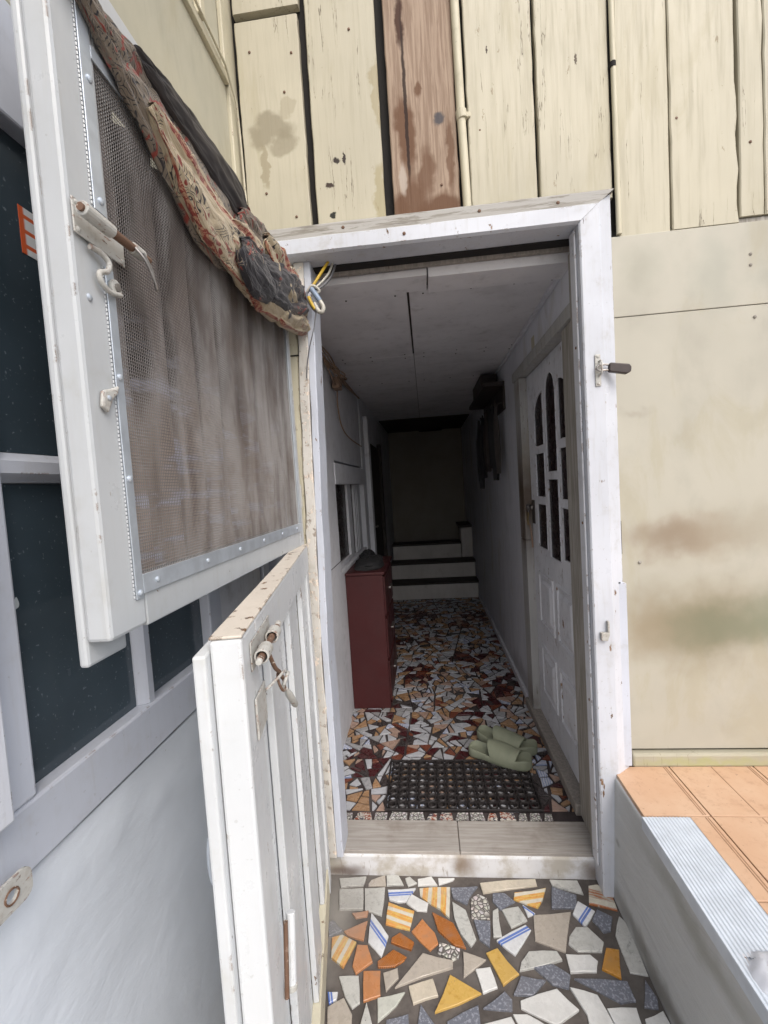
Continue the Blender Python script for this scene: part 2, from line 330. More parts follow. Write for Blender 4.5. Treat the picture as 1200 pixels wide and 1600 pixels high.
def orange_tile():
    n = N('orange_porch_tile', .38, .3); v = n.map((1, 1, 1), 'World'); a = n.noise(v, 6, 6, .6)
    c = n.mix(n.step(a, .35, .7), (.51, .325, .21), (.55, .375, .255)); b = n.noise(v, 40, 6, .7)
    c = n.mix(n.math('MULTIPLY', n.step(b, .50, .72), .5), c, (.36, .23, .15)); s = n.noise(v, 120, 2); c = n.mix(n.math('MULTIPLY', n.step(s, .71, .74), .6), c, (.15, .1, .07))
    n.col(c); n.bump(a, .1, .002); n.rough(n.step(b, .3, .7, .3, .55)); return n.m
M['orange'] = orange_tile()
M['orange_dark'] = plain('orange_tile_groove', (.33, .19, .11), .7)

def glassm(name, c, specks=True, rough=.04):
    n = N(name, rough, .45 if specks else .12)
    v = n.map((1, 1, 1), 'World'); a = n.noise(v, 2.5, 4)
    col = n.mix(n.step(a, .3, .7), c, lerp3(c, 1.7))
    if specks:
        s = n.noise(v, 160, 2, .5); col = n.mix(n.math('MULTIPLY', n.step(s, .66, .74), .35), col, (.25, .29, .33))
        s2 = n.noise(n.map((1, 1, .5), 'World'), 42, 2, .5); col = n.mix(n.math('MULTIPLY', n.step(s2, .735, .75), .9), col, (.55, .6, .62))
    n.col(col); n.rough(n.step(n.noise(v, 30, 5), .3, .8, rough, rough + .25)); n.b.inputs['Coat Weight'].default_value = .3 if specks else 0; return n.m
M['glass'] = glassm('dark_dusty_window_glass', (.026, .038, .048))
M['glass_in'] = glassm('dark_brown_glass', (.014, .009, .009), False, .2)
def slip():
    n = N('sage_green_foam', .62, .25); v = n.map((1, 1, 1)); a = n.noise(v, 14, 4)
    c = n.mix(n.step(a, .3, .7), (.175, .19, .135), (.215, .23, .165)); b = n.noise(v, 60, 5, .7); c = n.mix(n.math('MULTIPLY', n.step(b, .55, .75), .3), c, (.16, .16, .11))
    n.col(c); n.bump(n.noise(v, 400, 2), .15, .0005); return n.m
M['slipper'] = slip()
M['rubber'] = plain('black_rubber', (.022, .018, .018), .55)
def wirem():
    n = N('dusty_grey_wire', .6, .3); g = n.noise(n.map((5, 1, 1.3)), 2.6, 5, .6, .4); h = n.noise(n.map((3, 1, 3)), 2.2, 4, .6)
    c = n.mix(n.step(g, .36, .66), (.29, .278, .27), (.125, .108, .10)); c = n.mix(n.math('MULTIPLY', n.step(h, .48, .68), .5), c, (.13, .10, .08)); n.col(c); return n.m
M['wire'] = wirem()
def sheer():
    n = N('brown_sheer_cloth', .9, .1); v = n.map((1, 1, 1)); a = n.noise(n.map((7, 1, 1.6)), 3, 5, .6)
    wv_ = n.wave(n.map((1, 1, 1)), 3.1, 2.5, 'X', ds=1.5); c = n.mix(n.step(n.math('ADD', n.math('MULTIPLY', a, .5), n.math('MULTIPLY', wv_, .5)), .3, .7), (.014, .010, .010), (.34, .30, .28))  # dark and pale upright bands put the fold shading into the cloth colour
    z = n.sep(n.co())[2]; low = n.step(z, .36, .22); c = n.mix(n.math('MULTIPLY', low, .75), c, (.36, .29, .24))
    b = n.noise(n.map((3.0, 1, 9)), 3, 5, .6); c = n.mix(n.math('MULTIPLY', n.math('MULTIPLY', n.step(b, .52, .64), n.step(z, .5, .25)), .85), c, (.42, .44, .54))
    n.col(c); n.bump(n.noise(v, 90, 3), .2, .001); return n.m
M['sheer'] = sheer()
def sticker():
    n = N('orange_white_sticker', .5); z = n.sep(n.co('World'))[2]; y = n.sep(n.co('World'))[1]
    f = n.math('FRACT', n.math('MULTIPLY', n.math('SUBTRACT', z, 1.6), 48.0))
    c = n.mix(n.math('MULTIPLY', n.step(f, .25, .3), n.step(y, .612, .616)), (.55, .10, .03), (.6, .62, .64)); n.col(c); return n.m
M['sticker'] = sticker()

# printed scarf cloth: u across, v along
def scarf_mat(name, ground, mode):
    n = N(name, .55, .3); n.b.inputs['Sheen Weight'].default_value = .2
    u = n.map((1, 1, 1), 'UV'); wv = n.noise(u, 3, 3)
    add = n.n.new('ShaderNodeVectorMath'); add.operation = 'MULTIPLY_ADD'; n.t.links.new(n.n.new('ShaderNodeTexNoise').outputs['Color'], add.inputs[0])
    nz = [x for x in n.n if x.bl_idname == 'ShaderNodeTexNoise'][-1]; nz.inputs['Scale'].default_value = 5; n.t.links.new(u, nz.inputs['Vector'])
    add.inputs[1].default_value = (.22, .22, 0); n.t.links.new(u, add.inputs[2]); q = add.outputs[0]
    RED, BLK, BG, TAN = (.20, .032, .022), (.012, .011, .016), (.40, .32, .22), (.20, .155, .115)
    d = n.vor(q, 6.5); ring = n.math('FRACT', n.math('MULTIPLY', d, 6.5))
    big = n.vor(q, 2.4); rb = n.math('FRACT', n.math('MULTIPLY', big, 5.0))
    dots = n.vor(q, 17.0)
    line = n.math('MULTIPLY', n.math('MULTIPLY', n.step(ring, .0, .12), n.step(ring, .36, .24)), n.step(n.noise(u, 7, 3), .42, .50)); line2 = n.math('MULTIPLY', n.step(rb, .0, .1), n.step(rb, .3, .2))
    core = n.step(d, .22, .17)
    c = ground
    area = n.step(n.noise(u, 2.2, 3), .47, .53) if mode != 'dense' else n.step(n.noise(u, 1.7, 3), .25, .3)
    if mode == 'black': area = n.step(n.noise(u, 2.6, 3), .52, .56)
    pat = n.mix(line, ground, BLK if mode != 'black' else (.25, .20, .15)); pat = n.mix(core, pat, RED)
    pat = n.mix(n.math('MULTIPLY', n.step(dots, .16, .12), .8), pat, BLK if mode != 'black' else BG)
    pat = n.mix(n.math('MULTIPLY', line2, n.step(n.noise(u, 4, 2), .5, .55)), pat, RED)
    c = n.mix(area, c, pat)
    if mode == 'border':
        uu = n.sep(u)[0]; st = n.math('FRACT', n.math('MULTIPLY', uu, 2.0))
        b = n.math('MULTIPLY', n.step(st, .42, .44), n.step(st, .60, .58)); c = n.mix(b, c, n.mix(n.step(n.noise(q, 26, 2), .48, .54), RED, (.36, .20, .12)))
    cr = n.noise(n.map((9, 2.2, 1), 'UV'), 2.2, 4, .6, .8); n.bump(cr, .6, .008)
    wv2 = n.noise(u, 300, 2); n.col(c); n.bump(wv2, .15, .0004); return n.m
M['scarf'] = scarf_mat('paisley_print_cloth', (.40, .33, .225), 'border')
M['scarf_dense'] = scarf_mat('dense_paisley_cloth', (.155, .125, .095), 'dense')
M['scarf_black'] = scarf_mat('black_paisley_cloth', (.016, .015, .020), 'black')
M['charcoal'] = plain('charcoal_satin', (.035, .032, .035), .5, scale=8)

# ------------------------------------------------------------------ geometry tools
class MB:
    def __init__(s): s.v = []; s.f = []; s.uv = None
    def add(s, v, f):
        o = len(s.v); s.v += [tuple(x) for x in v]; s.f += [tuple(i + o for i in q) for q in f]; return s
    def box(s, x0, x1, y0, y1, z0, z1):
        x0, x1 = sorted((x0, x1)); y0, y1 = sorted((y0, y1)); z0, z1 = sorted((z0, z1))
        v = [(x, y, z) for x in (x0, x1) for y in (y0, y1) for z in (z0, z1)]
        return s.add(v, [(0, 1, 3, 2), (4, 6, 7, 5), (0, 4, 5, 1), (2, 3, 7, 6), (0, 2, 6, 4), (1, 5, 7, 3)])
    def tube(s, pts, r, seg=8, cap=True):
        pts = [Vector(p) for p in pts]; rr = r if isinstance(r, (list, tuple)) else [r] * len(pts)
        rings = []; prev = None
        for i, p in enumerate(pts):
            t = (pts[min(i + 1, len(pts) - 1)] - pts[max(i - 1, 0)]).normalized()
            a = prev if prev is not None else (Vector((0, 0, 1)) if abs(t.z) < .9 else Vector((1, 0, 0)))
            a = (a - t * a.dot(t)).normalized(); b = t.cross(a); prev = a
            rings.append([p + (a * math.cos(2 * math.pi * k / seg) + b * math.sin(2 * math.pi * k / seg)) * rr[i] for k in range(seg)])
        v = [q for g in rings for q in g]; f = []
        for i in range(len(pts) - 1):
            for k in range(seg):
                k2 = (k + 1) % seg; f.append((i * seg + k, i * seg + k2, (i + 1) * seg + k2, (i + 1) * seg + k))
        if cap: f.append(tuple(range(seg - 1, -1, -1))); f.append(tuple((len(pts) - 1) * seg + k for k in range(seg)))
        return s.add(v, f)
    def prism(s, poly, h0, h1, fn=lambda a, b, h: (a, b, h), inset=0.0, lip=0.0):
        """extrude a 2-D outline; fn places (a, b, height); inset+lip give a softened top edge"""
        n = len(poly); cx = sum(p[0] for p in poly) / n; cy = sum(p[1] for p in poly) / n
        v = [fn(a, b, h0) for a, b in poly] + [fn(a, b, h1 - lip) for a, b in poly]
        f = [tuple(range(n - 1, -1, -1))] + [(i, (i + 1) % n, n + (i + 1) % n, n + i) for i in range(n)]
        if inset > 0:
            def ins(a, b):
                L = math.hypot(a - cx, b - cy) or 1; k = max(0, 1 - inset * 1.3 / L); return cx + (a - cx) * k, cy + (b - cy) * k
            v += [fn(*ins(a, b), h1) for a, b in poly]
            f += [(n + i, n + (i + 1) % n, 2 * n + (i + 1) % n, 2 * n + i) for i in range(n)] + [tuple(2 * n + i for i in range(n))]
        else: f.append(tuple(n + i for i in range(n)))
        return s.add(v, f)
    def grid(s, rows, closed=False):
        o = len(s.v); nc = len(rows[0]); s.v += [tuple(p) for r in rows for p in r]
        for i in range(len(rows) - 1):
            for j in range(nc if closed else nc - 1):
                j2 = (j + 1) % nc; s.f.append((o + i * nc + j, o + i * nc + j2, o + (i + 1) * nc + j2, o + (i + 1) * nc + j))
        return s
    def mesh(s, name):
        me = bpy.data.meshes.new(name); me.from_pydata(s.v, [], s.f); me.validate(); me.update()
        bm = bmesh.new(); bm.from_mesh(me); bmesh.ops.recalc_face_normals(bm, faces=bm.faces); bm.to_mesh(me); bm.free(); return me
    def obj(s, name, mat, parent=None, bev=0.0, smooth=False, segs=2, origin=None):
        if origin is not None:
            o = Vector(origin); s.v = [tuple(Vector(p) - o) for p in s.v]
        me = s.mesh(name); SM = smooth; me.materials.append(M[mat] if isinstance(mat, str) else mat)
        ob = bpy.data.objects.new(name, me); COL.objects.link(ob); ob.parent = parent
        if origin is not None: ob.location = origin
        if smooth:
            me.polygons.foreach_set('use_smooth', [True] * len(me.polygons)); me.set_sharp_from_angle(angle=R(48))
        if bev > 0:
            md = ob.modifiers.new('bevel', 'BEVEL'); md.width = bev; md.segments = segs; md.limit_method = 'ANGLE'; md.angle_limit = R(40)
        return ob

def tag(o, label=None, cat=None, group=None, kind=None):
    if label: o['label'] = label
    if cat: o['category'] = cat
    if group: o['group'] = group
    if kind: o['kind'] = kind
    return o
def empty(name, loc=(0, 0, 0), rz=0.0, **k):
    o = bpy.data.objects.new(name, None); COL.objects.link(o); o.location = loc; o.rotation_euler = (0, 0, rz); o.empty_display_size = .05
    return tag(o, **k)
def box(name, x0, x1, y0, y1, z0, z1, mat, parent=None, bev=.0015, **k):
    """box with its origin at its own centre; parents here sit at the world origin unless given local numbers"""
    o = MB().box(x0, x1, y0, y1, z0, z1).obj(name, mat, parent, bev, origin=((x0 + x1) / 2, (y0 + y1) / 2, (z0 + z1) / 2))
    return tag(o, **k)
def screws(mb, pts, r, axis='y', out=1):
    """low domed screw heads"""
    for p in pts:
        p = Vector(p); d = {'x': Vector((1, 0, 0)), 'y': Vector((0, 1, 0)), 'z': Vector((0, 0, 1))}[axis] * out
        mb.tube([p - d * r * .3, p + d * r * .25, p + d * r * .5, p + d * r * .6], [r, r, r * .7, r * .25], 10)

def wavy_board(name, x0, x1, z0, z1, y0, y1, mat, parent, amp=.0015, n=28, skew=0.0, notch=None):
    """a plank with slightly ragged long edges"""
    rows = []
    sd = rnd.random() * 100
    for i in range(n + 1):
        t = i / n; z = z0 + (z1 - z0) * t
        a = mn.noise((sd, z * 14, 0)) * amp * 1.6 + mn.noise((sd, z * 60, 3)) * amp; b = mn.noise((sd + 9, z * 14, 0)) * amp * 1.6 + mn.noise((sd + 9, z * 60, 3)) * amp
        if notch: b += notch(z)
        k = skew * (t - .5)
        xa, xb = x0 + a + k, x1 + b + k
        c = .003
        rows.append([(xa, y1, z), (xa, y0 + c, z), (xa + c, y0, z), (xb - c, y0, z), (xb, y0 + c, z), (xb, y1, z)])
    mb = MB().grid(rows, closed=True)
    mb.f.append((0, 1, 2, 3, 4, 5)); o = n * 6; mb.f.append((o, o + 1, o + 2, o + 3, o + 4, o + 5))
    return mb.obj(name, mat, parent, origin=((x0 + x1) / 2, (y0 + y1) / 2, (z0 + z1) / 2))

# ================================================================== SETTING
ZE, ZI, ZP = -.055, .020, .338
FY = 1.42
tag(MB().box(-60, 60, -60, 60, -.35, -.12).obj('ground', 'concrete'), kind='structure')

# ---- outer mosaic floor
floor = box('outer_floor', -.54, .60, -1.6, 1.425, -.12, ZE - .006, 'grout', bev=0, kind='structure')
def px2f(x, y):
    c = Vector(((x - 600.0), -(y - 800.0), 700.0)); v = right * c.x + up * c.y + fwd * c.z
    t = (ZE - 1.25) / v.z; return (v.x * t, v.y * t)
SHARDS = [
 ('t', [(-0.264, 1.389), (-0.256, 1.403), (-0.212, 1.421), (-0.206, 1.382), (-0.263, 1.38)]),
 ('g', [(-0.207, 1.421), (-0.167, 1.422), (-0.148, 1.386), (-0.203, 1.383)]),
 ('g', [(-0.144, 1.411), (-0.129, 1.418), (-0.104, 1.395), (-0.133, 1.382)]),
 ('w', [(-0.102, 1.409), (-0.057, 1.42), (-0.038, 1.387), (-0.101, 1.385)]),
 ('w', [(-0.035, 1.414), (0.019, 1.415), (0.014, 1.408), (-0.033, 1.39)]),
 ('g', [(-0.365, 1.406), (-0.275, 1.414), (-0.28, 1.38), (-0.354, 1.373)]),
 ('g', [(-0.274, 1.369), (-0.208, 1.376), (-0.207, 1.334), (-0.21, 1.28), (-0.264, 1.296)]),
 ('g', [(-0.358, 1.367), (-0.279, 1.372), (-0.269, 1.297), (-0.344, 1.295)]),
 ('ws', [(-0.198, 1.366), (-0.108, 1.374), (-0.136, 1.328), (-0.164, 1.325), (-0.19, 1.332)]),
 ('w', [(-0.121, 1.354), (-0.068, 1.325), (-0.072, 1.298), (-0.102, 1.299), (-0.136, 1.323)]),
 ('ys', [(-0.096, 1.376), (0.003, 1.382), (-0.005, 1.277), (-0.033, 1.306), (-0.068, 1.327), (-0.094, 1.35)]),
 ('ys', [(-0.192, 1.324), (-0.111, 1.299), (-0.123, 1.238), (-0.195, 1.254)]),
 ('b', [(0.005, 1.379), (0.091, 1.386), (0.061, 1.346), (0.052, 1.323), (0.01, 1.345)]),
 ('p', [(0.065, 1.344), (0.09, 1.36), (0.114, 1.348), (0.12, 1.323), (0.114, 1.28), (0.061, 1.278)]),
 ('c', [(0.1, 1.397), (0.28, 1.418), (0.28, 1.394), (0.106, 1.363)]),
 ('o', [(-0.302, 1.284), (-0.252, 1.293), (-0.254, 1.276), (-0.288, 1.269)]),
 ('o', [(-0.317, 1.228), (-0.251, 1.263), (-0.255, 1.204), (-0.306, 1.217)]),
 ('ws', [(-0.242, 1.287), (-0.184, 1.219), (-0.199, 1.159), (-0.241, 1.198)]),
 ('os', [(-0.174, 1.213), (-0.151, 1.229), (-0.109, 1.202), (-0.117, 1.181), (-0.175, 1.2)]),
 ('o', [(-0.086, 1.273), (-0.049, 1.232), (-0.04, 1.202), (-0.064, 1.182), (-0.117, 1.233)]),
 ('os', [(-0.056, 1.293), (0.005, 1.263), (0.037, 1.191), (0.005, 1.198), (-0.04, 1.239)]),
 ('g', [(0.007, 1.33), (0.046, 1.304), (0.068, 1.217), (0.051, 1.196), (0.025, 1.232), (0.01, 1.277)]),
 ('b', [(0.067, 1.274), (0.115, 1.273), (0.103, 1.197), (0.078, 1.217)]),
 ('g', [(0.127, 1.304), (0.145, 1.314), (0.142, 1.227), (0.118, 1.226)]),
 ('ys', [(-0.349, 1.209), (-0.32, 1.217), (-0.275, 1.197), (-0.301, 1.128), (-0.34, 1.153)]),
 ('o', [(-0.271, 1.189), (-0.242, 1.189), (-0.222, 1.146), (-0.264, 1.114), (-0.276, 1.132)]),
 ('os', [(-0.208, 1.148), (-0.167, 1.182), (-0.129, 1.163), (-0.136, 1.153), (-0.16, 1.137), (-0.206, 1.133)]),
 ('t', [(-0.084, 1.174), (-0.002, 1.156), (-0.003, 1.139), (-0.156, 1.085)]),
 ('p', [(-0.037, 1.205), (0.02, 1.19), (0.015, 1.166), (-0.003, 1.158), (-0.042, 1.176)]),
 ('t', [(0.028, 1.182), (0.088, 1.163), (0.024, 1.117)]),
 ('y', [(0.091, 1.181), (0.124, 1.196), (0.17, 1.13), (0.124, 1.101)]),
 ('g', [(-0.309, 1.107), (-0.256, 1.111), (-0.243, 1.048), (-0.261, 1.034), (-0.282, 1.057)]),
 ('o', [(-0.244, 1.122), (-0.198, 1.125), (-0.192, 1.065), (-0.234, 1.05)]),
 ('t', [(-0.19, 1.12), (-0.152, 1.133), (-0.148, 1.109), (-0.179, 1.076)]),
 ('v', [(-0.199, 1.06), (-0.129, 1.077), (-0.15, 1.045), (-0.193, 1.009)]),
 ('c', [(-0.12, 1.089), (-0.057, 1.11), (-0.044, 1.071), (-0.107, 1.05)]),
 ('y', [(-0.011, 1.122), (0.066, 1.081), (-0.053, 1.034)]),
 ('w', [(0.057, 1.137), (0.097, 1.144), (0.109, 1.096), (0.07, 1.081)]),
 ('b', [(0.067, 1.048), (0.126, 1.088), (0.141, 1.07), (0.137, 1.046)]),
 ('b', [(-0.024, 1.016), (0.055, 1.054), (0.056, 1.014), (0.052, 0.993), (-0.026, 0.989)]),
 ('b', [(-0.1, 0.986), (-0.095, 1.007), (-0.088, 1.05), (-0.053, 1.009), (-0.05, 0.991)]),
 ('b', [(-0.172, 1.013), (-0.119, 1.028), (-0.114, 0.986), (-0.171, 0.989)]),
 ('g', [(-0.236, 0.986), (-0.235, 1.001), (-0.226, 1.049), (-0.206, 1.003), (-0.201, 0.991)]),
 ('t', [(-0.324, 1.035), (-0.286, 1.057), (-0.259, 1.022), (-0.255, 0.991), (-0.314, 0.989)]),
 ('ws', [(-0.331, 1.068), (-0.304, 1.069), (-0.304, 1.052), (-0.322, 1.042)]),
 ('w', [(0.058, 1.014), (0.132, 1.034), (0.146, 1.005), (0.121, 0.968), (0.057, 0.971)]),
 ('b', [(-0.37, 1.251), (-0.356, 1.261), (-0.322, 1.23), (-0.359, 1.211)]),
 ('g', [(0.325, 1.418), (0.411, 1.416), (0.414, 1.368), (0.328, 1.395)]),
 ('go', [(0.439, 1.395), (0.468, 1.401), (0.5, 1.365), (0.495, 1.317), (0.42, 1.336)]),
 ('ys', [(0.204, 1.368), (0.305, 1.385), (0.286, 1.347), (0.264, 1.319), (0.197, 1.345)]),
 ('b', [(0.325, 1.392), (0.392, 1.365), (0.376, 1.32), (0.305, 1.318)]),
 ('b', [(0.136, 1.364), (0.173, 1.365), (0.2, 1.337), (0.15, 1.309), (0.132, 1.335)]),
 ('g', [(0.155, 1.309), (0.206, 1.321), (0.224, 1.278), (0.173, 1.254)]),
 ('ws', [(0.22, 1.328), (0.252, 1.3), (0.228, 1.29)]),
 ('ws', [(0.389, 1.343), (0.429, 1.312), (0.384, 1.263), (0.361, 1.301)]),
 ('b', [(0.437, 1.317), (0.472, 1.295), (0.451, 1.254), (0.429, 1.249), (0.411, 1.284)]),
 ('t', [(0.246, 1.295), (0.357, 1.306), (0.307, 1.19), (0.233, 1.22)]),
 ('ws', [(0.125, 1.216), (0.216, 1.265), (0.228, 1.25), (0.169, 1.177)]),
 ('g', [(0.357, 1.261), (0.39, 1.262), (0.419, 1.22), (0.405, 1.195), (0.341, 1.193), (0.322, 1.213), (0.331, 1.234)]),
 ('g', [(0.492, 1.298), (0.502, 1.282), (0.499, 1.139), (0.457, 1.145), (0.459, 1.242)]),
 ('d', [(0.42, 1.206), (0.452, 1.201), (0.428, 1.128), (0.388, 1.15)]),
 ('g', [(0.208, 1.188), (0.284, 1.19), (0.292, 1.169), (0.173, 1.138), (0.182, 1.16)]),
 ('w', [(0.306, 1.184), (0.37, 1.186), (0.385, 1.17), (0.372, 1.143), (0.304, 1.138)]),
 ('b', [(0.211, 1.148), (0.263, 1.158), (0.302, 1.132), (0.288, 1.1), (0.25, 1.108)]),
 ('b', [(0.174, 1.125), (0.235, 1.117), (0.195, 1.081), (0.147, 1.081)]),
 ('b', [(0.309, 1.125), (0.44, 1.123), (0.442, 1.079), (0.405, 1.073), (0.357, 1.099)]),
 ('w', [(0.161, 1.068), (0.258, 1.098), (0.298, 1.054), (0.236, 1.02), (0.159, 1.052)]),
 ('w', [(0.291, 1.103), (0.354, 1.089), (0.372, 1.018), (0.311, 1.01), (0.314, 1.046)]),
 ('w', [(0.366, 1.059), (0.436, 1.064), (0.433, 1.021), (0.375, 1.014)]),
 ('w', [(0.137, 1.038), (0.171, 1.04), (0.215, 1.017), (0.187, 1.002), (0.148, 1.012)]),
 ('w', [(0.446, 1.042), (0.496, 1.06), (0.499, 1.033), (0.481, 1.017), (0.442, 1.019)]),
 ('b', [(0.486, 1.128), (0.496, 1.088), (0.488, 1.065), (0.456, 1.067)]),
]
LOCAL = set()
def wl(p):
    v = Vector((0, 0, 0))
    while p is not None and p.name not in LOCAL: v += Vector(p.location); p = p.parent
    return v
_obj = MB.obj
def obj_rel(s, name, mat, parent=None, bev=0.0, smooth=False, segs=2, origin=None):
    ob = _obj(s, name, mat, parent, bev, smooth, segs, origin)
    if parent is not None: ob.location = Vector(ob.location) - wl(parent)
    return ob
MB.obj = obj_rel

def shard(poly, kind, ztop, zbot, parent, name='tile', stretch=True, lip=.0012, jit=.0010):
    """one broken ceramic piece, its own x axis along its longest side"""
    n = len(poly); cx = sum(p[0] for p in poly) / n; cy = sum(p[1] for p in poly) / n
    L = max(((poly[(i + 1) % n][0] - poly[i][0], poly[(i + 1) % n][1] - poly[i][1]) for i in range(n)), key=lambda d: d[0] ** 2 + d[1] ** 2)
    an = math.atan2(L[1], L[0]); ca, sa = math.cos(-an), math.sin(-an)
    loc = [((x - cx) * ca - (y - cy) * sa, (x - cx) * sa + (y - cy) * ca) for x, y in poly]
    if len(loc) < 7:      # broken edges: add slightly displaced midpoints
        q = []
        for i in range(n):
            a, b = loc[i], loc[(i + 1) % n]; q.append(a); l = math.hypot(b[0] - a[0], b[1] - a[1])
            if l > .025: q.append(((a[0] + b[0]) / 2 + rnd.uniform(-1, 1) * l * .025, (a[1] + b[1]) / 2 + rnd.uniform(-1, 1) * l * .025))
        loc = q
    tx, ty = rnd.uniform(-.02, .02), rnd.uniform(-.02, .02); dz = rnd.uniform(-jit, jit)
    mb = MB().prism(loc, zbot - ztop, 0, fn=lambda a, b, h: (a, b, h + (a * tx + b * ty + dz if h > zbot - ztop + .001 else 0)), inset=lip, lip=lip * .8)
    o = mb.obj(name, M[G_ALIAS(kind)], parent, origin=None)
    o.location = Vector((cx, cy, ztop)) - wl(parent); o.rotation_euler = (0, 0, an); return o
def G_ALIAS(k):
    M.setdefault('glz_' + k, G[k]); return 'glz_' + k
for k, poly in SHARDS: shard(poly, k, ZE, ZE - .012, floor)

def clip(poly, a, b, c):     # keep a*x+b*y<=c
    out = []
    for i in range(len(poly)):
        p, q = poly[i], poly[(i + 1) % len(poly)]; dp = a * p[0] + b * p[1] - c; dq = a * q[0] + b * q[1] - c
        if dp <= 0: out.append(p)
        if dp * dq < 0: t = dp / (dp - dq); out.append((p[0] + (q[0] - p[0]) * t, p[1] + (q[1] - p[1]) * t))
    return out
def cells(x0, x1, y0, y1, s, r, gap, jitter=.48):
    nx, ny = max(1, round((x1 - x0) / s)), max(1, round((y1 - y0) / s)); P = {}
    for i in range(-1, nx + 1):
        for j in range(-1, ny + 1):
            P[i, j] = (x0 + (i + .5 + r.uniform(-jitter, jitter)) * (x1 - x0) / nx, y0 + (j + .5 + r.uniform(-jitter, jitter)) * (y1 - y0) / ny)
    res = []
    for i in range(nx):
        for j in range(ny):
            p = P[i, j]; poly = [(x0, y0), (x1, y0), (x1, y1), (x0, y1)]; poly = [(x, y) for x, y in poly]
            for di in (-2, -1, 0, 1, 2):
                for dj in (-2, -1, 0, 1, 2):
                    q = P.get((i + di, j + dj))
                    if q is None or q == p: continue
                    a, b = q[0] - p[0], q[1] - p[1]; l = math.hypot(a, b); a /= l; b /= l
                    g = gap * r.uniform(.6, 1.6)
                    poly = clip(poly, a, b, a * (p[0] + q[0]) / 2 + b * (p[1] + q[1]) / 2 - g / 2)
                    if len(poly) < 3: break
                if len(poly) < 3: break
            if len(poly) >= 3:
                A = abs(sum(poly[k][0] * poly[(k + 1) % len(poly)][1] - poly[(k + 1) % len(poly)][0] * poly[k][1] for k in range(len(poly)))) / 2
                # drop needle corners
                pp = [poly[k] for k in range(len(poly)) if math.hypot(poly[k][0] - poly[k - 1][0], poly[k][1] - poly[k - 1][1]) > .004]
                if A > 1.2e-4 and len(pp) >= 3: res.append(pp)
    return res
def cuts(x0, x1, y0, y1, area, r, gap):
    """angular fragments: a rectangle broken again and again along random lines"""
    out = []; todo = [[(x0, y0), (x1, y0), (x1, y1), (x0, y1)]]
    def ar(p): return abs(sum(p[k][0] * p[(k + 1) % len(p)][1] - p[(k + 1) % len(p)][0] * p[k][1] for k in range(len(p)))) / 2
    while todo:
        p = todo.pop(); A = ar(p)
        if A < area * r.uniform(.45, 1.7): out.append(p); continue
        cx = sum(q[0] for q in p) / len(p); cy = sum(q[1] for q in p) / len(p)
        # cut roughly across the longest extent
        best = max(((a[0] - b[0], a[1] - b[1]) for a in p for b in p), key=lambda d: d[0] ** 2 + d[1] ** 2)
        an = math.atan2(best[1], best[0]) + r.gauss(0, .42); a, b = math.cos(an), math.sin(an)
        L = math.hypot(*best); c = a * cx + b * cy + r.uniform(-.17, .17) * L
        u, v = clip(p, a, b, c), clip(p, -a, -b, -c)
        if len(u) < 3 or len(v) < 3: out.append(p); continue
        todo += [u, v]
    res = []
    for p in out:
        if sum(p[k][0] * p[(k + 1) % len(p)][1] - p[(k + 1) % len(p)][0] * p[k][1] for k in range(len(p))) < 0: p = p[::-1]
        q = list(p)
        for k in range(len(p)):
            (ax, ay), (bx, by) = p[k], p[(k + 1) % len(p)]; l = math.hypot(bx - ax, by - ay)
            if l < 1e-6: continue
            nx_, ny_ = (by - ay) / l, -(bx - ax) / l
            th = r.gauss(0, .05); nx_, ny_ = nx_ * math.cos(th) - ny_ * math.sin(th), nx_ * math.sin(th) + ny_ * math.cos(th)
            mx, my = (ax + bx) / 2, (ay + by) / 2
            q = clip(q, nx_, ny_, nx_ * mx + ny_ * my - gap * r.uniform(.25, .8))
            if len(q) < 3: break
        if len(q) >= 3:
            q = [q[k] for k in range(len(q)) if math.hypot(q[k][0] - q[k - 1][0], q[k][1] - q[k - 1][1]) > .003]
            if len(q) >= 3 and ar(q) > 1.5e-4: res.append(q)
    return res
# the rest of the outer floor towards and behind the camera
for poly in cuts(-.52, .50, -1.0, .945, .0085, random.Random(3), .018):
    shard(poly, rnd.choice(['w', 'w', 'g', 'g', 't', 'b', 'b', 'o', 'ys', 'v', 'y', 'c']), ZE, ZE - .012, floor)

# ---- doorstep
step = empty('doorstep', (.047, 1.49, ZE), label='low white painted concrete doorstep topped with two wood-look tiles', cat='step')
box('riser_block', -.43, .52, 1.425, 1.60, ZE - .02, ZI - .010, 'step', step, bev=.006)
box('tile', -.42, .041, 1.432, 1.572, ZI - .012, ZI + .001, 'woodtile', step, bev=.0015)
box('tile', .0445, .50, 1.432, 1.572, ZI - .012, ZI - .0002, 'woodtile', step, bev=.0015)

# ---- corridor floor mosaic
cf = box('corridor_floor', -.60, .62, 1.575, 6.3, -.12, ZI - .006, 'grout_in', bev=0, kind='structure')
xs = -.395
for wd in (.055, .075, .055, .075, .065, .045, .06, .055, .06, .045, .065, .04, .05, .04):
    h = rnd.uniform(.030, .036); k = 'bp' if rnd.random() < .5 else 'bs'
    poly = [(xs + .003, 1.578 + rnd.uniform(0, .003)), (xs + wd - .006, 1.579), (xs + wd - .006 + rnd.uniform(-.008, .003), 1.578 + h), (xs + .004 + rnd.uniform(-.002, .010), 1.578 + h + rnd.uniform(-.003, .002))]
    shard(poly, k, ZI + .0005, ZI - .010, cf); xs += wd
    if xs > .47: break
cc = cuts(-.475, .50, 1.622, 4.72, .0025, random.Random(11), .0090)
cc.sort(key=lambda p: sum(q[1] for q in p) / len(p))
inr = random.Random(5); rest = {}
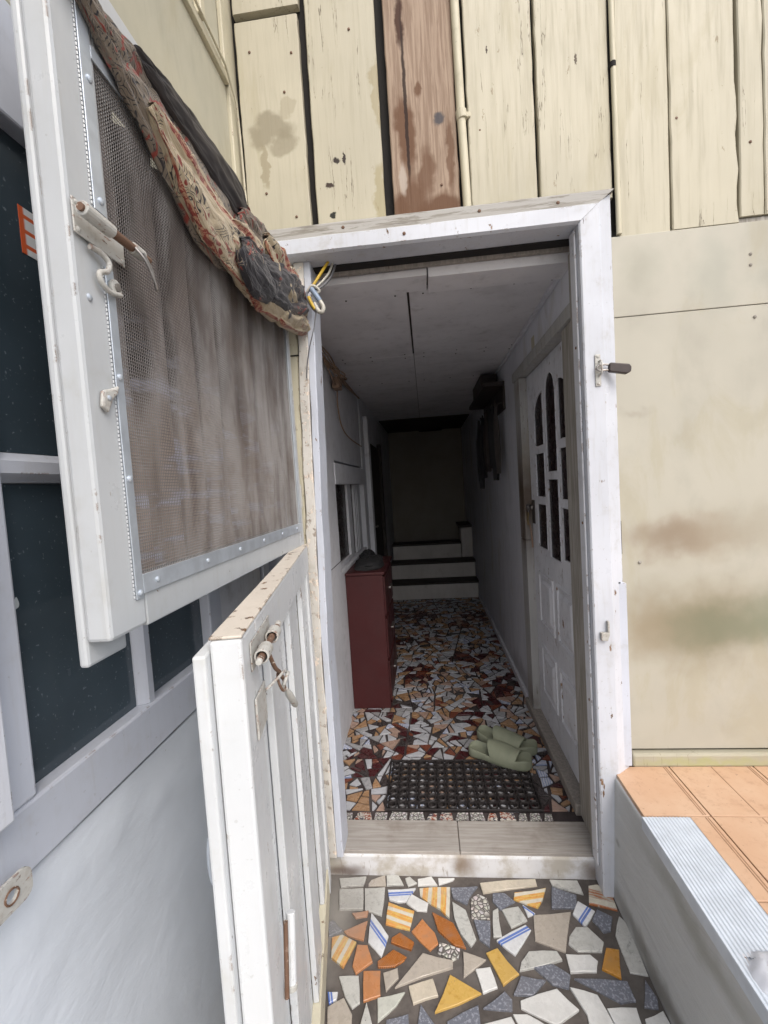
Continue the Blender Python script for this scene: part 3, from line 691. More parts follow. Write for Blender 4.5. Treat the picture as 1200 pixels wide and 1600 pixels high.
def pick(x, y):
    v = mn.noise((x * 4.5, y * 3.2, 1.7)); r = inr.random()
    if v > .24: return inr.choice(['im', 'im', 'ib', 'ik', 'iw', 'ip', 'im'])
    if v < -.12: return inr.choice(['iw', 'iw', 'ig', 'is', 'ik', 'io', 'ip', 'io'])
    return 'iw' if r < .36 else 'io' if r < .52 else 'ib' if r < .62 else 'im' if r < .74 else 'ig' if r < .86 else 'ip' if r < .91 else 'is' if r < .96 else 'ik'
n_in = 0
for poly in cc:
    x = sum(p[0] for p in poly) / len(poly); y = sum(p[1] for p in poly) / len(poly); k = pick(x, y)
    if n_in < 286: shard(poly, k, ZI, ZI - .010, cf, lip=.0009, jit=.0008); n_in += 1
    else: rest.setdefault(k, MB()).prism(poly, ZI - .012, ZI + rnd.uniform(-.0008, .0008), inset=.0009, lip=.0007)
mats = []; mbr = MB(); idx = []
for k, mb in rest.items():
    mats.append(G[k]); mbr.add(mb.v, mb.f); idx += [len(mats) - 1] * len(mb.f)
me = bpy.data.meshes.new('tile_field'); me.from_pydata(mbr.v, [], mbr.f)
for mt in mats: me.materials.append(mt)
me.polygons.foreach_set('material_index', idx); me.update()
tf = bpy.data.objects.new('tile_field', me); COL.objects.link(tf); tf.parent = cf; tf.location = -wl(cf); tf['kind'] = 'stuff'

# ---- corridor shell
wlft = empty('corridor_wall_left', (-.46, 1.5, 0), kind='structure')
box('wall_face', -.72, -.462, 1.50, 2.28, -.1, 1.93, 'inside', wlft, bev=.004)
box('wall_face', -.72, -.470, 2.28, 3.34, -.1, .80, 'inside', wlft, bev=.003)
box('wall_face', -.72, -.470, 2.28, 3.34, 1.40, 1.93, 'inside', wlft, bev=.003)
box('lintel', -.72, -.456, 2.27, 3.36, 1.275, 1.385, 'inside', wlft, bev=.003)
box('wall_face', -.72, -.462, 3.34, 6.3, -.1, 3.0, 'inside', wlft, bev=.003)
box('ledge', -.462, -.452, 1.72, 2.02, 1.650, 1.668, 'dull', wlft)
box('seam', -.4615, -.4600, 1.52, 2.27, .873, .8755, 'darkwood', wlft, bev=0)
iw = empty('corridor_window', (-.5, 2.3, .80), label='dark recessed corridor window with pale upright bars above the maroon cabinet', cat='window')
box('pane', -.53, -.512, 2.285, 3.335, .802, 1.274, 'glass_in', iw, bev=0)
for y0, y1 in ((2.285, 2.30), (2.80, 2.93), (3.06, 3.10), (3.13, 3.17), (3.20, 3.33)):
    box('bar', -.5115, -.495, y0, y1, .803, 1.273, 'inside', iw, bev=.003)
box('bar', -.5115, -.495, 2.302, 2.798, .803, .830, 'inside', iw)
dl = empty('corridor_door', (-.45, 3.9, ZI), label='narrow dark doorway with a pale post on the left side deep in the corridor', cat='door')
box('panel', -.4615, -.452, 3.62, 4.40, ZI, 1.62, 'darkwood', dl)
box('post', -.4615, -.425, 3.50, 3.60, ZI, 1.80, 'dull', dl, bev=.004)
box('post', -.4615, -.425, 4.42, 4.50, ZI, 1.66, 'darkwood', dl, bev=.004)
MB().tube([(-.45, 3.64, .92), (-.425, 3.64, .92), (-.415, 3.66, .92), (-.415, 3.70, .92)], .007).obj('handle', 'steel', dl, smooth=True)

wr = empty('corridor_wall_right', (.5, 1.5, 0), kind='structure')
WB = cream('stained_corridor_plaster', (.68, .69, .74), [((.5, 2.42, 1.2), (1, .06, .3), (.16, .13, .11), .8), ((.5, 2.6, .1), (1, .6, .10), (.2, .19, .19), .5)], grain=(3, 3, .7), holes=False, rough=.5)
M['rwall'] = WB
box('wall_face', .500, .72, 2.41, 6.3, -.1, 3.0, 'rwall', wr, bev=.003)
box('wall_face', .500, .72, 1.4295, 2.41, 1.785, 1.93, 'rwall', wr, bev=.003)
box('wall_face', .570, .72, 1.4295, 2.41, -.1, 1.785, 'darkwood', wr, bev=0)
box('skirting', .482, .4995, 2.43, 4.7, ZI, .062, 'dull', wr, bev=.004)
box('tan_patch', .4985, .4998, 2.02, 2.07, 1.80, 1.855, 'bat', wr, bev=0)

cl = empty('corridor_ceiling', (0, 1.5, 1.93), kind='structure')
box('backing', -.72, .72, 1.50, 6.3, 1.945, 2.03, 'darkwood', cl, bev=0)
ys = [1.625, 2.435, 3.06, 3.88, 4.72]
for j in range(4):
    g = .006 if j == 0 else .002
    box('ceiling_panel', -.475, -.022 - g, ys[j] + .0015, ys[j + 1] - .0015, 1.931, 1.943, 'ceil', cl, bev=.0012)
    box('ceiling_panel', -.022 + g * .4, .512, ys[j] + .0015, ys[j + 1] - .0015, 1.930 + .001 * (j % 2), 1.943, 'ceil', cl, bev=.0012)
mb = MB()
screws(mb, [(x, y, 1.930) for x in (-.40, -.25, -.07, .03, .2, .35, .48) for y in (1.66, 2.40, 2.47, 3.02)], .0035, 'z', -1)
tag(mb.obj('nail', 'dark', cl, smooth=True), kind='stuff')
box('front_board', -.46, .043, 1.502, 1.620, 1.921, 1.944, 'ceil', cl, bev=.002)
box('front_board', .047, .50, 1.497, 1.620, 1.912, 1.944, 'ceil', cl, bev=.002)
box('rough_edge', -.46, .50, 1.478, 1.495, 1.940, 1.954, 'sill', cl, bev=.002)
box('cornice', .484, .4995, 1.625, 4.7, 1.915, 1.930, 'inside', cl, bev=.003)
bw = empty('stairwell_wall', (0, 6.3, 0), kind='structure')
box('wall_face', -.72, .72, 6.0, 6.2, -.1, 3.1, 'back', bw, bev=0)
box('roof_board', -.72, .72, 4.72, 6.2, 2.70, 2.78, 'back', bw, bev=0)
box('vent', -.05, .25, 5.985, 5.998, 1.93, 1.99, 'dark', bw, bev=0)

st = empty('staircase', (.04, 4.72, ZI), label='cream stairs with dark treads climbing at the far end of the corridor', cat='stairs')
for i, (y, x0, x1) in enumerate(((4.72, -.44, .49), (4.94, -.43, .49), (5.16, -.42, .36))):
    z = ZI + i * .18
    box('riser', x0, x1, y, y + .22, z - .16 * (i > 0), z + .155, 'riser', st, bev=.003)
    box('tread', x0 - .01, x1 + .005, y - .018, y + .235, z + .157, z + .18, 'darkwood', st, bev=.004)
box('riser', .37, .495, 5.16, 5.5, .38, .72, 'riser', st, bev=.003)
box('tread', .34, .495, 5.13, 5.6, .722, .75, 'darkwood', st, bev=.004)

# ================================================================== FACADE
pw = empty('plank_wall', (.25, FY, 2.0), label='cream painted vertical plank wall above the doorway with one bare brown plank', cat='wall')
box('backing', -.70, 1.75, 1.442, 1.60, 1.95, 3.30, 'dark', pw, bev=0)
def jag(z):
    return (.004 if z < 2.30 else 0) + .003 * math.sin(z * 40) * (1 if z < 2.3 else .3)
PL = [(-.503, -.306, 2.045, 2.690, 'plank', 0, None), (-.505, -.299, 2.715, 3.29, 'plank', 0, None), (-.282, -.072, 2.045, 3.29, 'plank', .004, None),
      (-.046, .153, 2.045, 3.29, 'brownplank', 0, None), (.186, .378, 2.045, 3.29, 'plank', 0, None), (.388, .590, 2.045, 3.29, 'plank', 0, None),
      (.609, .750, 1.930, 3.29, 'plank', .004, None), (.753, .926, 1.935, 3.29, 'plank', 0, jag), (.937, 1.000, 1.950, 3.29, 'plank', 0, None), (1.004, 1.19, 1.95, 3.29, 'plank', 0, None), (1.196, 1.40, 1.95, 3.29, 'plank', 0, None), (1.41, 1.60, 1.95, 3.29, 'plank', 0, None)]
for x0, x1, z0, z1, mt, sk, nt in PL:
    dy = rnd.uniform(-.002, .002)
    o = wavy_board('plank', x0, x1, z0, z1, FY - .004 + dy, FY + .020, mt, pw, skew=sk, notch=nt)
    if mt == 'brownplank': o['label'] = 'bare brown weathered plank'
mb = MB(); screws(mb, [(-.33, 1.416, 2.58), (-.46, 1.416, 2.60), (-.36, 1.416, 2.47), (-.44, 1.416, 2.18), (-.35, 1.416, 2.10), (-.15, 1.416, 2.62), (.10, 1.416, 2.14), (.77, 1.416, 2.24), (.965, 1.416, 2.15), (.22, 1.416, 2.28)], .004, 'y', -1)
tag(mb.obj('nail', 'rust', pw, smooth=True), kind='stuff')
box('ledger', .90, 1.6, 1.424, 1.441, 1.915, 1.948, 'weathered_in', pw)

pipe = empty('conduit_pipe', (.168, 1.40, 2.06), label='thick painted conduit pipe fixed beside the bare brown plank', cat='pipe')
MB().tube([(.172, 1.411, 2.05), (.170, 1.412, 2.2), (.167, 1.411, 2.325), (.165, 1.412, 2.6), (.161, 1.413, 3.28)], .0125, 14).obj('tube', 'bat', pipe, smooth=True)
MB().tube([(.170, 1.411, 2.312), (.167, 1.411, 2.338)], .0165, 14).obj('clamp', 'bat', pipe, bev=.002)
box('clamp_ear', .176, .194, 1.408, 1.418, 2.318, 2.332, 'bat', pipe)
pip2 = empty('slim_conduit', (.60, 1.40, 1.95), label='slim painted conduit running down right of the door frame corner', cat='pipe')
MB().tube([(.601, 1.409, 1.935), (.600, 1.409, 2.3), (.597, 1.409, 3.28)], .0075, 10).obj('tube', 'bat', pip2, smooth=True)
MB().tube([(.5985, 1.409, 2.395), (.5985, 1.409, 2.410)], .0085, 10).obj('joint', 'dark', pip2, smooth=True)

rw = empty('panel_wall', (.80, FY, ZP), label='cream board wall right of the door with soft brown and green stains', cat='wall')
box('panel', .578, 1.75, 1.408, 1.425, 1.700, 1.929, 'panel', rw, bev=.0015)
box('panel', .578, 1.75, 1.4095, 1.425, .385, 1.6985, 'panel', rw, bev=.0015)
box('backing', .575, 1.75, 1.426, 1.60, -.1, 1.949, 'dark', rw, bev=0)
wavy = MB().box(.585, 1.75, 1.392, 1.425, ZP - .002, .378).obj('skirting', 'skirt', rw, bev=.007, origin=(1.16, 1.41, .358))
mb = MB(); screws(mb, [(.955, 1.408, 1.84), (.955, 1.408, 1.81), (.965, 1.408, 1.665), (1.0, 1.408, 1.12), (1.0, 1.408, 1.10), (.63, 1.408, .97)], .0045, 'y', -1)
tag(mb.obj('screw', 'weathered_in', rw, smooth=True), kind='stuff')

# ---- porch
porch = empty('raised_porch', (1.2, .6, ZE), label='raised porch slab with orange tiles and grey rendered side right of the doorway', cat='porch')
prof = [(.500, -.12), (.508, .10), (.516, ZP - .012), (2.2, ZP - .012), (2.2, -.12)]
MB().prism(prof, -1.6, 1.408, fn=lambda a, b, h: (a, h, b)).obj('slab', 'porchside', porch, bev=.006)
tx = [.5205, .690, .930, 1.170, 1.41, 1.65]; ty = [1.396, 1.188, .947, .706, .465, .224, -.017]
for i in range(5):
    for j in range(6):
        x0, x1 = tx[i] + .0015, tx[i + 1] - .0015; y1, y0 = ty[j] - .0015, ty[j + 1] + .0015
        if j > 0 and i == 0: x0 = .636
        xm = (x0 + x1) / 2 if i > 0 else None
        t = box('tile', x0, x1, y0, y1, ZP - .013, ZP, 'orange', porch, bev=.0015)
        for q in ([xm] if xm else []) + [x1 - .010, x1 - .016]:
            gr = MB().box(q - .0012, q + .0012, y0 + .003, y1 - .003, ZP - .001, ZP + .0006).obj('groove', 'orange_dark', t)
nose = empty('step_nosing', (.57, .95, ZP), label='ribbed bluish white metal nosing strip along the porch edge', cat='nosing strip')
rows = []
for i in range(2):
    y = (.20, 1.180)[i]; r = []
    for k in range(57):
        x = .5135 + (.6325 - .5135) * k / 56; z = ZP + .0025 + (.0012 if k % 4 < 2 else 0)
        r.append((x, y, z))
    rows.append([(.5125, y, ZP - .030)] + [(.5125, y, ZP + .001)] + r + [(.6335, y, ZP - .004)])
MB().grid(rows).obj('ribbed_plate', 'nosing', nose)
crum = MB(); g = []
for i in range(15):
    r = []
    for j in range(15):
        u, v = i / 14 - .5, j / 14 - .5; e = max(0, 1 - (u * u + v * v) * 4.2)
        nn = mn.noise((u * 5, v * 5, 3)) + .5 * mn.noise((u * 13, v * 13, 3))
        r.append((.570 + u * .085 + .01 * nn, .790 + v * .10 + .008 * nn, ZP + .003 + .022 * e ** .5 + .014 * nn * e))
    g.append(r)
tag(crum.grid(g).obj('crumpled_wrapper', 'white', smooth=True), 'crumpled whitish wrapper lying on the end of the metal nosing strip', 'wrapper')

# ---- outer door frame
fr = empty('door_frame', (.04, FY, ZI), label='white painted outer door frame with weathered lintel and peeling left post', cat='door frame')
def leanx(z): return -.030 * min(1, max(0, (1.80 - z) / 1.04)) if z < 1.80 else 0
def strip(name, xa, xb, y0, y1, z0, z1, mat, amp=.0012, n=30):
    rows = []; sd = rnd.random() * 50
    for i in range(n + 1):
        z = z0 + (z1 - z0) * i / n; L = leanx(z); a = mn.noise((sd, z * 12, 0)) * amp * 2; b = mn.noise((sd + 5, z * 25, 0)) * amp * 2
        rows.append([(xa + L + a, y1, z), (xa + L + a, y0 + .002, z), (xa + L + a + .002, y0, z), (xb + L + b - .003, y0, z), (xb + L + b, y0 + .003, z), (xb + L + b, y1, z)])
    mb = MB().grid(rows, closed=True); mb.f.append((0, 1, 2, 3, 4, 5)); o = n * 6; mb.f.append(tuple(o + k for k in range(6)))
    return mb.obj(name, mat, fr)
M['peel'] = paint('peeling_left_post_paint', (.60, .575, .53), .5, dirt_amt=.45, chips=.6, chip=(.30, .26, .22), grain=(10, 10, 2), scale=1.6).m
strip('jamb_strip', -.430, -.372, 1.405, 1.50, -.03, 1.953, 'cream_jamb')
strip('jamb_strip', -.369, -.338, 1.398, 1.50, ZI + .002, 1.953, 'peel', .003)
strip('jamb_strip', -.3375, -.316, 1.402, 1.50, ZI + .002, 1.953, 'lavender', .001)
tag(box('crack', -.415, -.372, 1.402, 1.4045, 1.673, 1.677, 'dark', fr, bev=0))
# right post: flat face then bevelled outer casing, mitred into the lintel
def casing_right():
    mb = MB()
    secs = [(.472, 1.425), (.472, 1.362), (.476, 1.358), (.527, 1.358), (.533, 1.361), (.572, 1.392), (.574, 1.4245)]
    rows = []
    for z, top in ((-.055, 0), (.4, 0), (1.0, 0), (1.5, 0), (1.9, 1)):
        rows.append([(x, y, (z if not top else 1.955 + max(0, (x - .472)) * .86)) for x, y in secs])
    mb.grid(rows); return mb.obj('post', 'white', fr)
cr_ = casing_right()
def casing_top(name, prof, mat):
    rows = []
    for t in range(13):
        r = []
        for (y, z) in prof:
            xr = .472 + (z - 1.955) / .86; xl = -.46
            x = xl + (xr - xl) * t / 12
            r.append((x, y + .0015 * mn.noise((x * 9, z * 9, 2)), z + .0015 * mn.noise((x * 7, 3, 1))))
        rows.append(r)
    return MB().grid(rows).obj(name, mat, fr)
casing_top('lintel', [(1.445, 1.955), (1.366, 1.955), (1.3565, 1.960), (1.3565, 2.0), (1.362, 2.004)], 'white')
casing_top('weathered_lintel', [(1.3625, 2.004), (1.364, 2.007), (1.373, 2.042), (1.377, 2.047), (1.42, 2.050)], 'weathered')
mb = MB(); screws(mb, [(.42, 1.367, 2.02), (.20, 1.368, 2.024), (-.20, 1.368, 2.024), (-.02, 1.3565, 1.98)], .005, 'y', -1)
tag(mb.obj('nail', 'rust', fr, smooth=True), kind='stuff')
box('header_infill', -.46, .47, 1.47, 1.50, 1.956, 2.05, 'dark', fr, bev=0)
box('side_trim', .5755, .5768, 1.40, 1.43, 1.0, 1.1, 'dark', fr, bev=0)
# narrow patched trim beside the post
trim = empty('side_trim_board', (.56, 1.40, ZP), label='narrow bluish white trim board patched against the right door post', cat='trim board')
box('board', .5455, .577, 1.3785, 1.4075, .350, .915, 'lavender', trim, bev=.0015)
box('slit', .5385, .5445, 1.377, 1.40, .352, .918, 'dark', trim, bev=0)
box('slit', .5385, .560, 1.3775, 1.40, .9155, .9185, 'dark', trim, bev=0)
# grimy green-grey rebate inside the right post
box('rebate', .4655, .4715, 1.385, 1.428, ZI + .001, 1.953, 'dull', fr, bev=.003)
box('rebate', .4735, .4990, 1.4285, 1.470, ZI + .001, 1.92, 'weathered_in', fr, bev=.003)
mb = MB(); screws(mb, [(.4655, 1.40, 1.10), (.4655, 1.40, 1.62), (.4655, 1.40, .55)], .0045, 'x', -1); tag(mb.obj('screw', 'rust', fr, smooth=True), kind='stuff')

# ---- inner door on the right corridor wall
M['casing'] = cream('sooty_casing_paint', (.40, .395, .385), [((.485, 2.34, 1.14), (1, .16, .40), (.10, .068, .045), 1), ((.485, 2.33, .95), (1, .05, .06), (.09, .05, .03), .7), ((.485, 2.33, .1), (1, .08, .12), (.2, .17, .14), .7), ((.485, 2.32, 1.7), (1, .05, .05), (.26, .2, .14), .6)], grain=(12, 12, 1), holes=True)
idr = empty('inner_door', (.515, 1.62, ZI), label='white panelled inner door with dark arched glass panes on the corridor right side', cat='door')
box('casing', .484, .569, 2.29, 2.408, .935, 1.735, 'casing', idr, bev=.002)
box('casing', .4845, .569, 2.29, 2.408, ZI + .001, .932, 'casing', idr, bev=.002)
box('casing', .478, .569, 1.4705, 2.425, 1.738, 1.784, 'casing', idr, bev=.003)
box('casing', .4875, .569, 1.505, 1.608, ZI + .001, 1.735, 'weathered_in', idr, bev=.002)
def arch(y0, y1, z0, z1, kind, n=16):
    """pane outline in (y,z): ogee-arched centre, half-arched sides"""
    if kind == 'flat': return [(y0, z0), (y1, z0), (y1, z1), (y0, z1)]
    p = [(y0, z0), (y1, z0)]
    for i in range(n + 1):
        t = i / n; y = y1 + (y0 - y1) * t
        if kind == 'arch': zz = z1 - .085 * (1 - math.sqrt(max(0, 1 - (2 * t - 1) ** 2)))
        elif kind == 'left': zz = z1 - .085 * (1 - math.sqrt(max(0, 1 - (1 - t) ** 2)))
        else: zz = z1 - .085 * (1 - math.sqrt(max(0, 1 - t ** 2)))
        p.append((y, zz))
    return p
cols = ((1.66, 1.785, 'left'), (1.825, 1.97, 'arch'), (2.015, 2.165, 'right'))
holes = []
for y0, y1, k in ((cols[0]), (cols[2])):
    holes += [arch(y0, y1, 1.385, 1.615, 'right' if k == 'left' else 'left'), arch(y0, y1, 1.155, 1.350, 'flat'), arch(y0, y1, .92, 1.120, 'flat')]
holes += [arch(1.825, 1.97, 1.265, 1.665, 'arch'), arch(1.825, 1.97, .90, 1.232, 'flat')]
def leaf():
    bm = bmesh.new(); loops = [[(1.615, ZI + .008), (2.286, ZI + .008), (2.286, 1.733), (1.615, 1.733)]] + holes; es = []
    for lp in loops:
        vs = [bm.verts.new((.520, y, z)) for y, z in lp]
        es += [bm.edges.new((vs[i], vs[(i + 1) % len(vs)])) for i in range(len(vs))]
    bmesh.ops.triangle_fill(bm, use_beauty=True, use_dissolve=False, edges=es)
    def inside(p, poly):
        c = False
        for i in range(len(poly)):
            a, b = poly[i], poly[i - 1]
            if (a[1] > p[1]) != (b[1] > p[1]) and p[0] < (b[0] - a[0]) * (p[1] - a[1]) / (b[1] - a[1]) + a[0]: c = not c
        return c
    for f in list(bm.faces):
        ce = f.calc_center_median()
        if any(inside((ce.y, ce.z), h) for h in holes): bm.faces.remove(f)
    r = bmesh.ops.extrude_face_region(bm, geom=bm.faces[:])
    bmesh.ops.translate(bm, verts=[v for v in r['geom'] if isinstance(v, bmesh.types.BMVert)], vec=(.030, 0, 0))
    bmesh.ops.recalc_face_normals(bm, faces=bm.faces)
    me = bpy.data.meshes.new('leaf'); bm.to_mesh(me); bm.free(); me.materials.append(M['dull'])
    o = bpy.data.objects.new('leaf', me); COL.objects.link(o); o.parent = idr; o.location = -wl(idr); return o
lf = leaf()
for h in holes:
    ym = sum(p[0] for p in h) / len(h); zm = sum(p[1] for p in h) / len(h)
    big = [(y + (.006 if y > ym else -.006), z + (.006 if z > zm else -.006)) for y, z in h]
    MB().prism(h, .5235, .5275, fn=lambda a, b, hh: (hh, a, b)).obj('pane', 'glass_in', idr)
    bead = [(.5195, y, z) for y, z in h]; 
    MB().tube(bead + [bead[0]], .0018, 6, cap=False).obj('bead', 'dull', idr, smooth=True)
for y0, y1 in ((1.665, 1.90), (1.955, 2.19)):
    for z0, z1 in ((.545, .80), (.20, .44)):
        fr_ = MB()
        rows = []
        for (e, x) in ((0, .5205), (.004, .514), (.012, .513), (.018, .519), (.030, .5195), (.045, .512), (.055, .511)):
            rows.append([(x, y0 + e, z0 + e), (x, y1 - e, z0 + e), (x, y1 - e, z1 - e), (x, y0 + e, z1 - e)])
        fr_.grid(rows, closed=True); o = len(fr_.v); fr_.f.append((o - 4, o - 3, o - 2, o - 1))
        fr_.obj('raised_panel', 'dull', idr)
box('sill', .470, .535, 1.60, 2.42, ZI - .002, .062, 'sill', idr, bev=.004)
# knob, key plate
MB().tube([(.520, 2.262, 1.10), (.508, 2.262, 1.10), (.498, 2.262, 1.10), (.490, 2.262, 1.10), (.486, 2.262, 1.10)], [.016, .010, .016, .017, .008], 14).obj('knob', 'steel', idr, smooth=True)
box('lock_plate', .514, .520, 2.225, 2.262, 1.02, 1.135, 'darkwood', idr, bev=.002)
ky = empty('key_bunch', (.50, 2.27, 1.08), label='small bunch of keys hanging from the inner door lock', cat='keys')
def kring(c, r, t, ax=(0, 1, 0), bx=(0, 0, 1), n=18):
    ax, bx, c = Vector(ax), Vector(bx), Vector(c)
    return MB().tube([c + ax * math.cos(2 * math.pi * i / n) * r + bx * math.sin(2 * math.pi * i / n) * r for i in range(n + 1)], t, 6, cap=False)
kring((.495, 2.275, 1.085), .016, .0018).obj('ring', 'steel', ky, smooth=True)
for a, l in ((-.018, .055), (.002, .06), (.012, .045)):
    q = MB().box(.492, .495, 2.272 + a, 2.282 + a, 1.07 - l, 1.07).box(.4915, .4955, 2.267 + a, 2.287 + a, 1.055, 1.075); q.obj('key', 'key', ky, bev=.001)
MB().tube([(.50, 2.262, 1.02), (.505, 2.258, .97), (.507, 2.256, .93), (.508, 2.257, .90)], .004, 6).obj('cord', 'oldcable', ky, smooth=True)

# ================================================================== LEFT SIDE OF THE YARD
lw = empty('rendered_wall', (-.53, 0, ZE), label='brushed bluish white rendered wall on the left below the window', cat='wall')
rows = []
for i in range(90):
    y = -1.6 + 3.02 * i / 89; r = []
    for j in range(40):
        z = -.10 + (.786 + .10) * j / 39
        d = .0050 * mn.noise((y * 2.2, z * 2.2, 0)) + .0018 * mn.noise((y * 5 + z * 4, z * 9 - y * 5, 2)) + (-.0025 if j >= 38 else 0)
        ridge = .0055 * math.exp(-((z - (.63 + .09 * math.sin(y * 3.1) + .03 * mn.noise((y * 6, 1, 1)))) / .006) ** 2)
        r.append((-.527 + d + ridge, y, z))
    rows.append(r)
MB().grid(rows).obj('render_coat', 'leftwall', lw, smooth=True)
box('core', -.75, -.545, -1.6, 1.42, -.12, .785, 'leftwall', lw, bev=0)
wn_ = empty('side_window', (-.53, .75, .79), label='large bluish white framed window with dark dusty glass on the left wall', cat='window')
box('bottom_rail', -.62, -.5235, -.6, 1.412, .791, .878, 'lavender', wn_, bev=.004)
box('top_rail', -.62, -.5235, -.6, 1.412, 1.770, 1.935, 'lavender', wn_, bev=.004)
box('stile', -.62, -.5240, .30, .514, .879, 1.769, 'lavender', wn_, bev=.004)
box('stile', -.62, -.5240, -.6, -.45, .879, 1.769, 'lavender', wn_, bev=.004)
box('stile', -.62, -.5245, 1.0, 1.060, .879, 1.769, 'lavender', wn_, bev=.004)
box('side_board', -.62, -.5305, 1.0615, 1.345, .879, 1.769, 'dull', wn_, bev=.003)
box('side_board', -.62, -.5245, 1.362, 1.412, .879, 1.769, 'lavender', wn_, bev=.003)
def muntin_v(y0, y1):
    p = [(-.62, y0), (-.545, y0), (-.534, y0 + .006), (-.529, y0 + .011), (-.529, y1 - .011), (-.534, y1 - .006), (-.545, y1), (-.62, y1)]
    MB().prism(p, .8785, 1.7695, fn=lambda a, b, h: (a, b, h)).obj('muntin', 'lavender', wn_, origin=None)
muntin_v(.749, .786)
for a, b in ((.5145, .7485), (.7865, .9995)):
    z0, z1 = 1.285, 1.325
    p = [(-.62, z0), (-.545, z0), (-.534, z0 + .008), (-.529, z0 + .012), (-.529, z1 - .012), (-.534, z1 - .008), (-.545, z1), (-.62, z1)]
    MB().prism(p, a, b, fn=lambda x, z, h: (x, h, z)).obj('muntin', 'lavender', wn_)
    box('pane', -.552, -.548, a, b, .8785, 1.284, 'glass', wn_, bev=0)
    box('pane', -.552, -.548, a, b, 1.326, 1.7695, 'glass', wn_, bev=0)
box('pane', -.552, -.548, -.449, .299, .8785, 1.7695, 'glass', wn_, bev=0)
box('lining', -.75, -.60, -.6, 1.412, .80, 1.93, 'dark', wn_, bev=0)
box('sticker', -.5479, -.5472, .606, .66, 1.612, 1.678, 'sticker', wn_, bev=0)
sh = empty('window_shutter', (-.50, .2, .89), label='plain white shutter edge standing at the far left of the window', cat='shutter')
box('board', -.517, -.492, .0, .452, .892, 1.75, 'white', sh, bev=.003)
box('batten', -.4915, -.480, .02, .08, .892, 1.75, 'white', sh, bev=.003)
hp = empty('hasp_plate', (-.50, .4, .81), label='rusty edged white metal hasp plate with a round hole on the left wall', cat='hasp')
def plate_with_hole(name, w, h, r, x, yc, zc, mat, parent, t=.003, hole_y=0.0):
    bm = bmesh.new(); n = 20
    o = []
    for (sy, sz, a0) in ((1, 1, 0), (-1, 1, 90), (-1, -1, 180), (1, -1, 270)):
        for k in range(5):
            a = R(a0 + k * 22.5); o.append((yc + sy * (w / 2 - .012) + .012 * math.cos(a), zc + sz * (h / 2 - .012) + .012 * math.sin(a)))
    i_ = [(yc + hole_y + r * math.cos(2 * math.pi * k / n), zc + r * math.sin(2 * math.pi * k / n)) for k in range(n)]
    es = []
    for lp in (o, i_):
        vs = [bm.verts.new((x, a, b)) for a, b in lp]; es += [bm.edges.new((vs[k], vs[(k + 1) % len(vs)])) for k in range(len(vs))]
    bmesh.ops.triangle_fill(bm, use_beauty=True, use_dissolve=False, edges=es)
    for f in list(bm.faces):
        c = f.calc_center_median()
        if math.hypot(c.y - yc - hole_y, c.z - zc) < r * .9: bm.faces.remove(f)
    g = bmesh.ops.extrude_face_region(bm, geom=bm.faces[:]); bmesh.ops.translate(bm, verts=[v for v in g['geom'] if isinstance(v, bmesh.types.BMVert)], vec=(t, 0, 0))
    bmesh.ops.recalc_face_normals(bm, faces=bm.faces)
    me = bpy.data.meshes.new(name); bm.to_mesh(me); bm.free(); me.materials.append(M[mat]); ob = bpy.data.objects.new(name, me); COL.objects.link(ob); ob.parent = parent
    ob.location = -wl(parent); return ob
plate_with_hole('plate', .13, .038, .0075, -.503, .405, .808, 'cream_metal', hp, .004, hole_y=.038)
kring((-.4985, .443, .808), .0085, .0012).obj('rim', 'rust', hp, smooth=True)

uw = empty('upper_side_wall', (-.53, .6, 1.94), label='cream board wall above the left window meeting the plank wall', cat='wall')
box('panel', -.70, -.5265, -1.2, 1.372, 1.937, 2.472, 'upper', uw, bev=.002)
box('panel', -.70, -.5265, -1.2, 1.20, 2.502, 3.30, 'upper', uw, bev=.002)
box('panel', -.70, -.5265, 1.203, 1.372, 2.502, 3.30, 'upper', uw, bev=.002)
box('rail', -.54, -.514, -1.2, 1.372, 2.474, 2.500, 'bat', uw, bev=.003)
box('corner_post', -.70, -.516, 1.374, 1.44, 1.937, 3.30, 'bat', uw, bev=.003)
box('corner_batten', -.526, -.512, 1.345, 1.366, 2.502, 3.30, 'bat', uw, bev=.003)
box('corner_batten', -.526, -.505, 1.19, 1.215, 2.502, 3.30, 'bat', uw, bev=.003)
cb = MB().tube([(-.509, 1.0, 2.508), (-.508, 1.2, 2.505), (-.506, 1.33, 2.495), (-.505, 1.392, 2.44), (-.507, 1.408, 2.35), (-.506, 1.410, 2.2), (-.503, 1.410, 2.09), (-.46, 1.41, 2.052), (-.38, 1.408, 2.058), (-.33, 1.41, 2.062), (-.30, 1.411, 2.053)], .0035, 6)
tag(cb.obj('corner_cable', 'bat', smooth=True), 'thin painted cable running down the corner beside the first cream plank', 'cable')

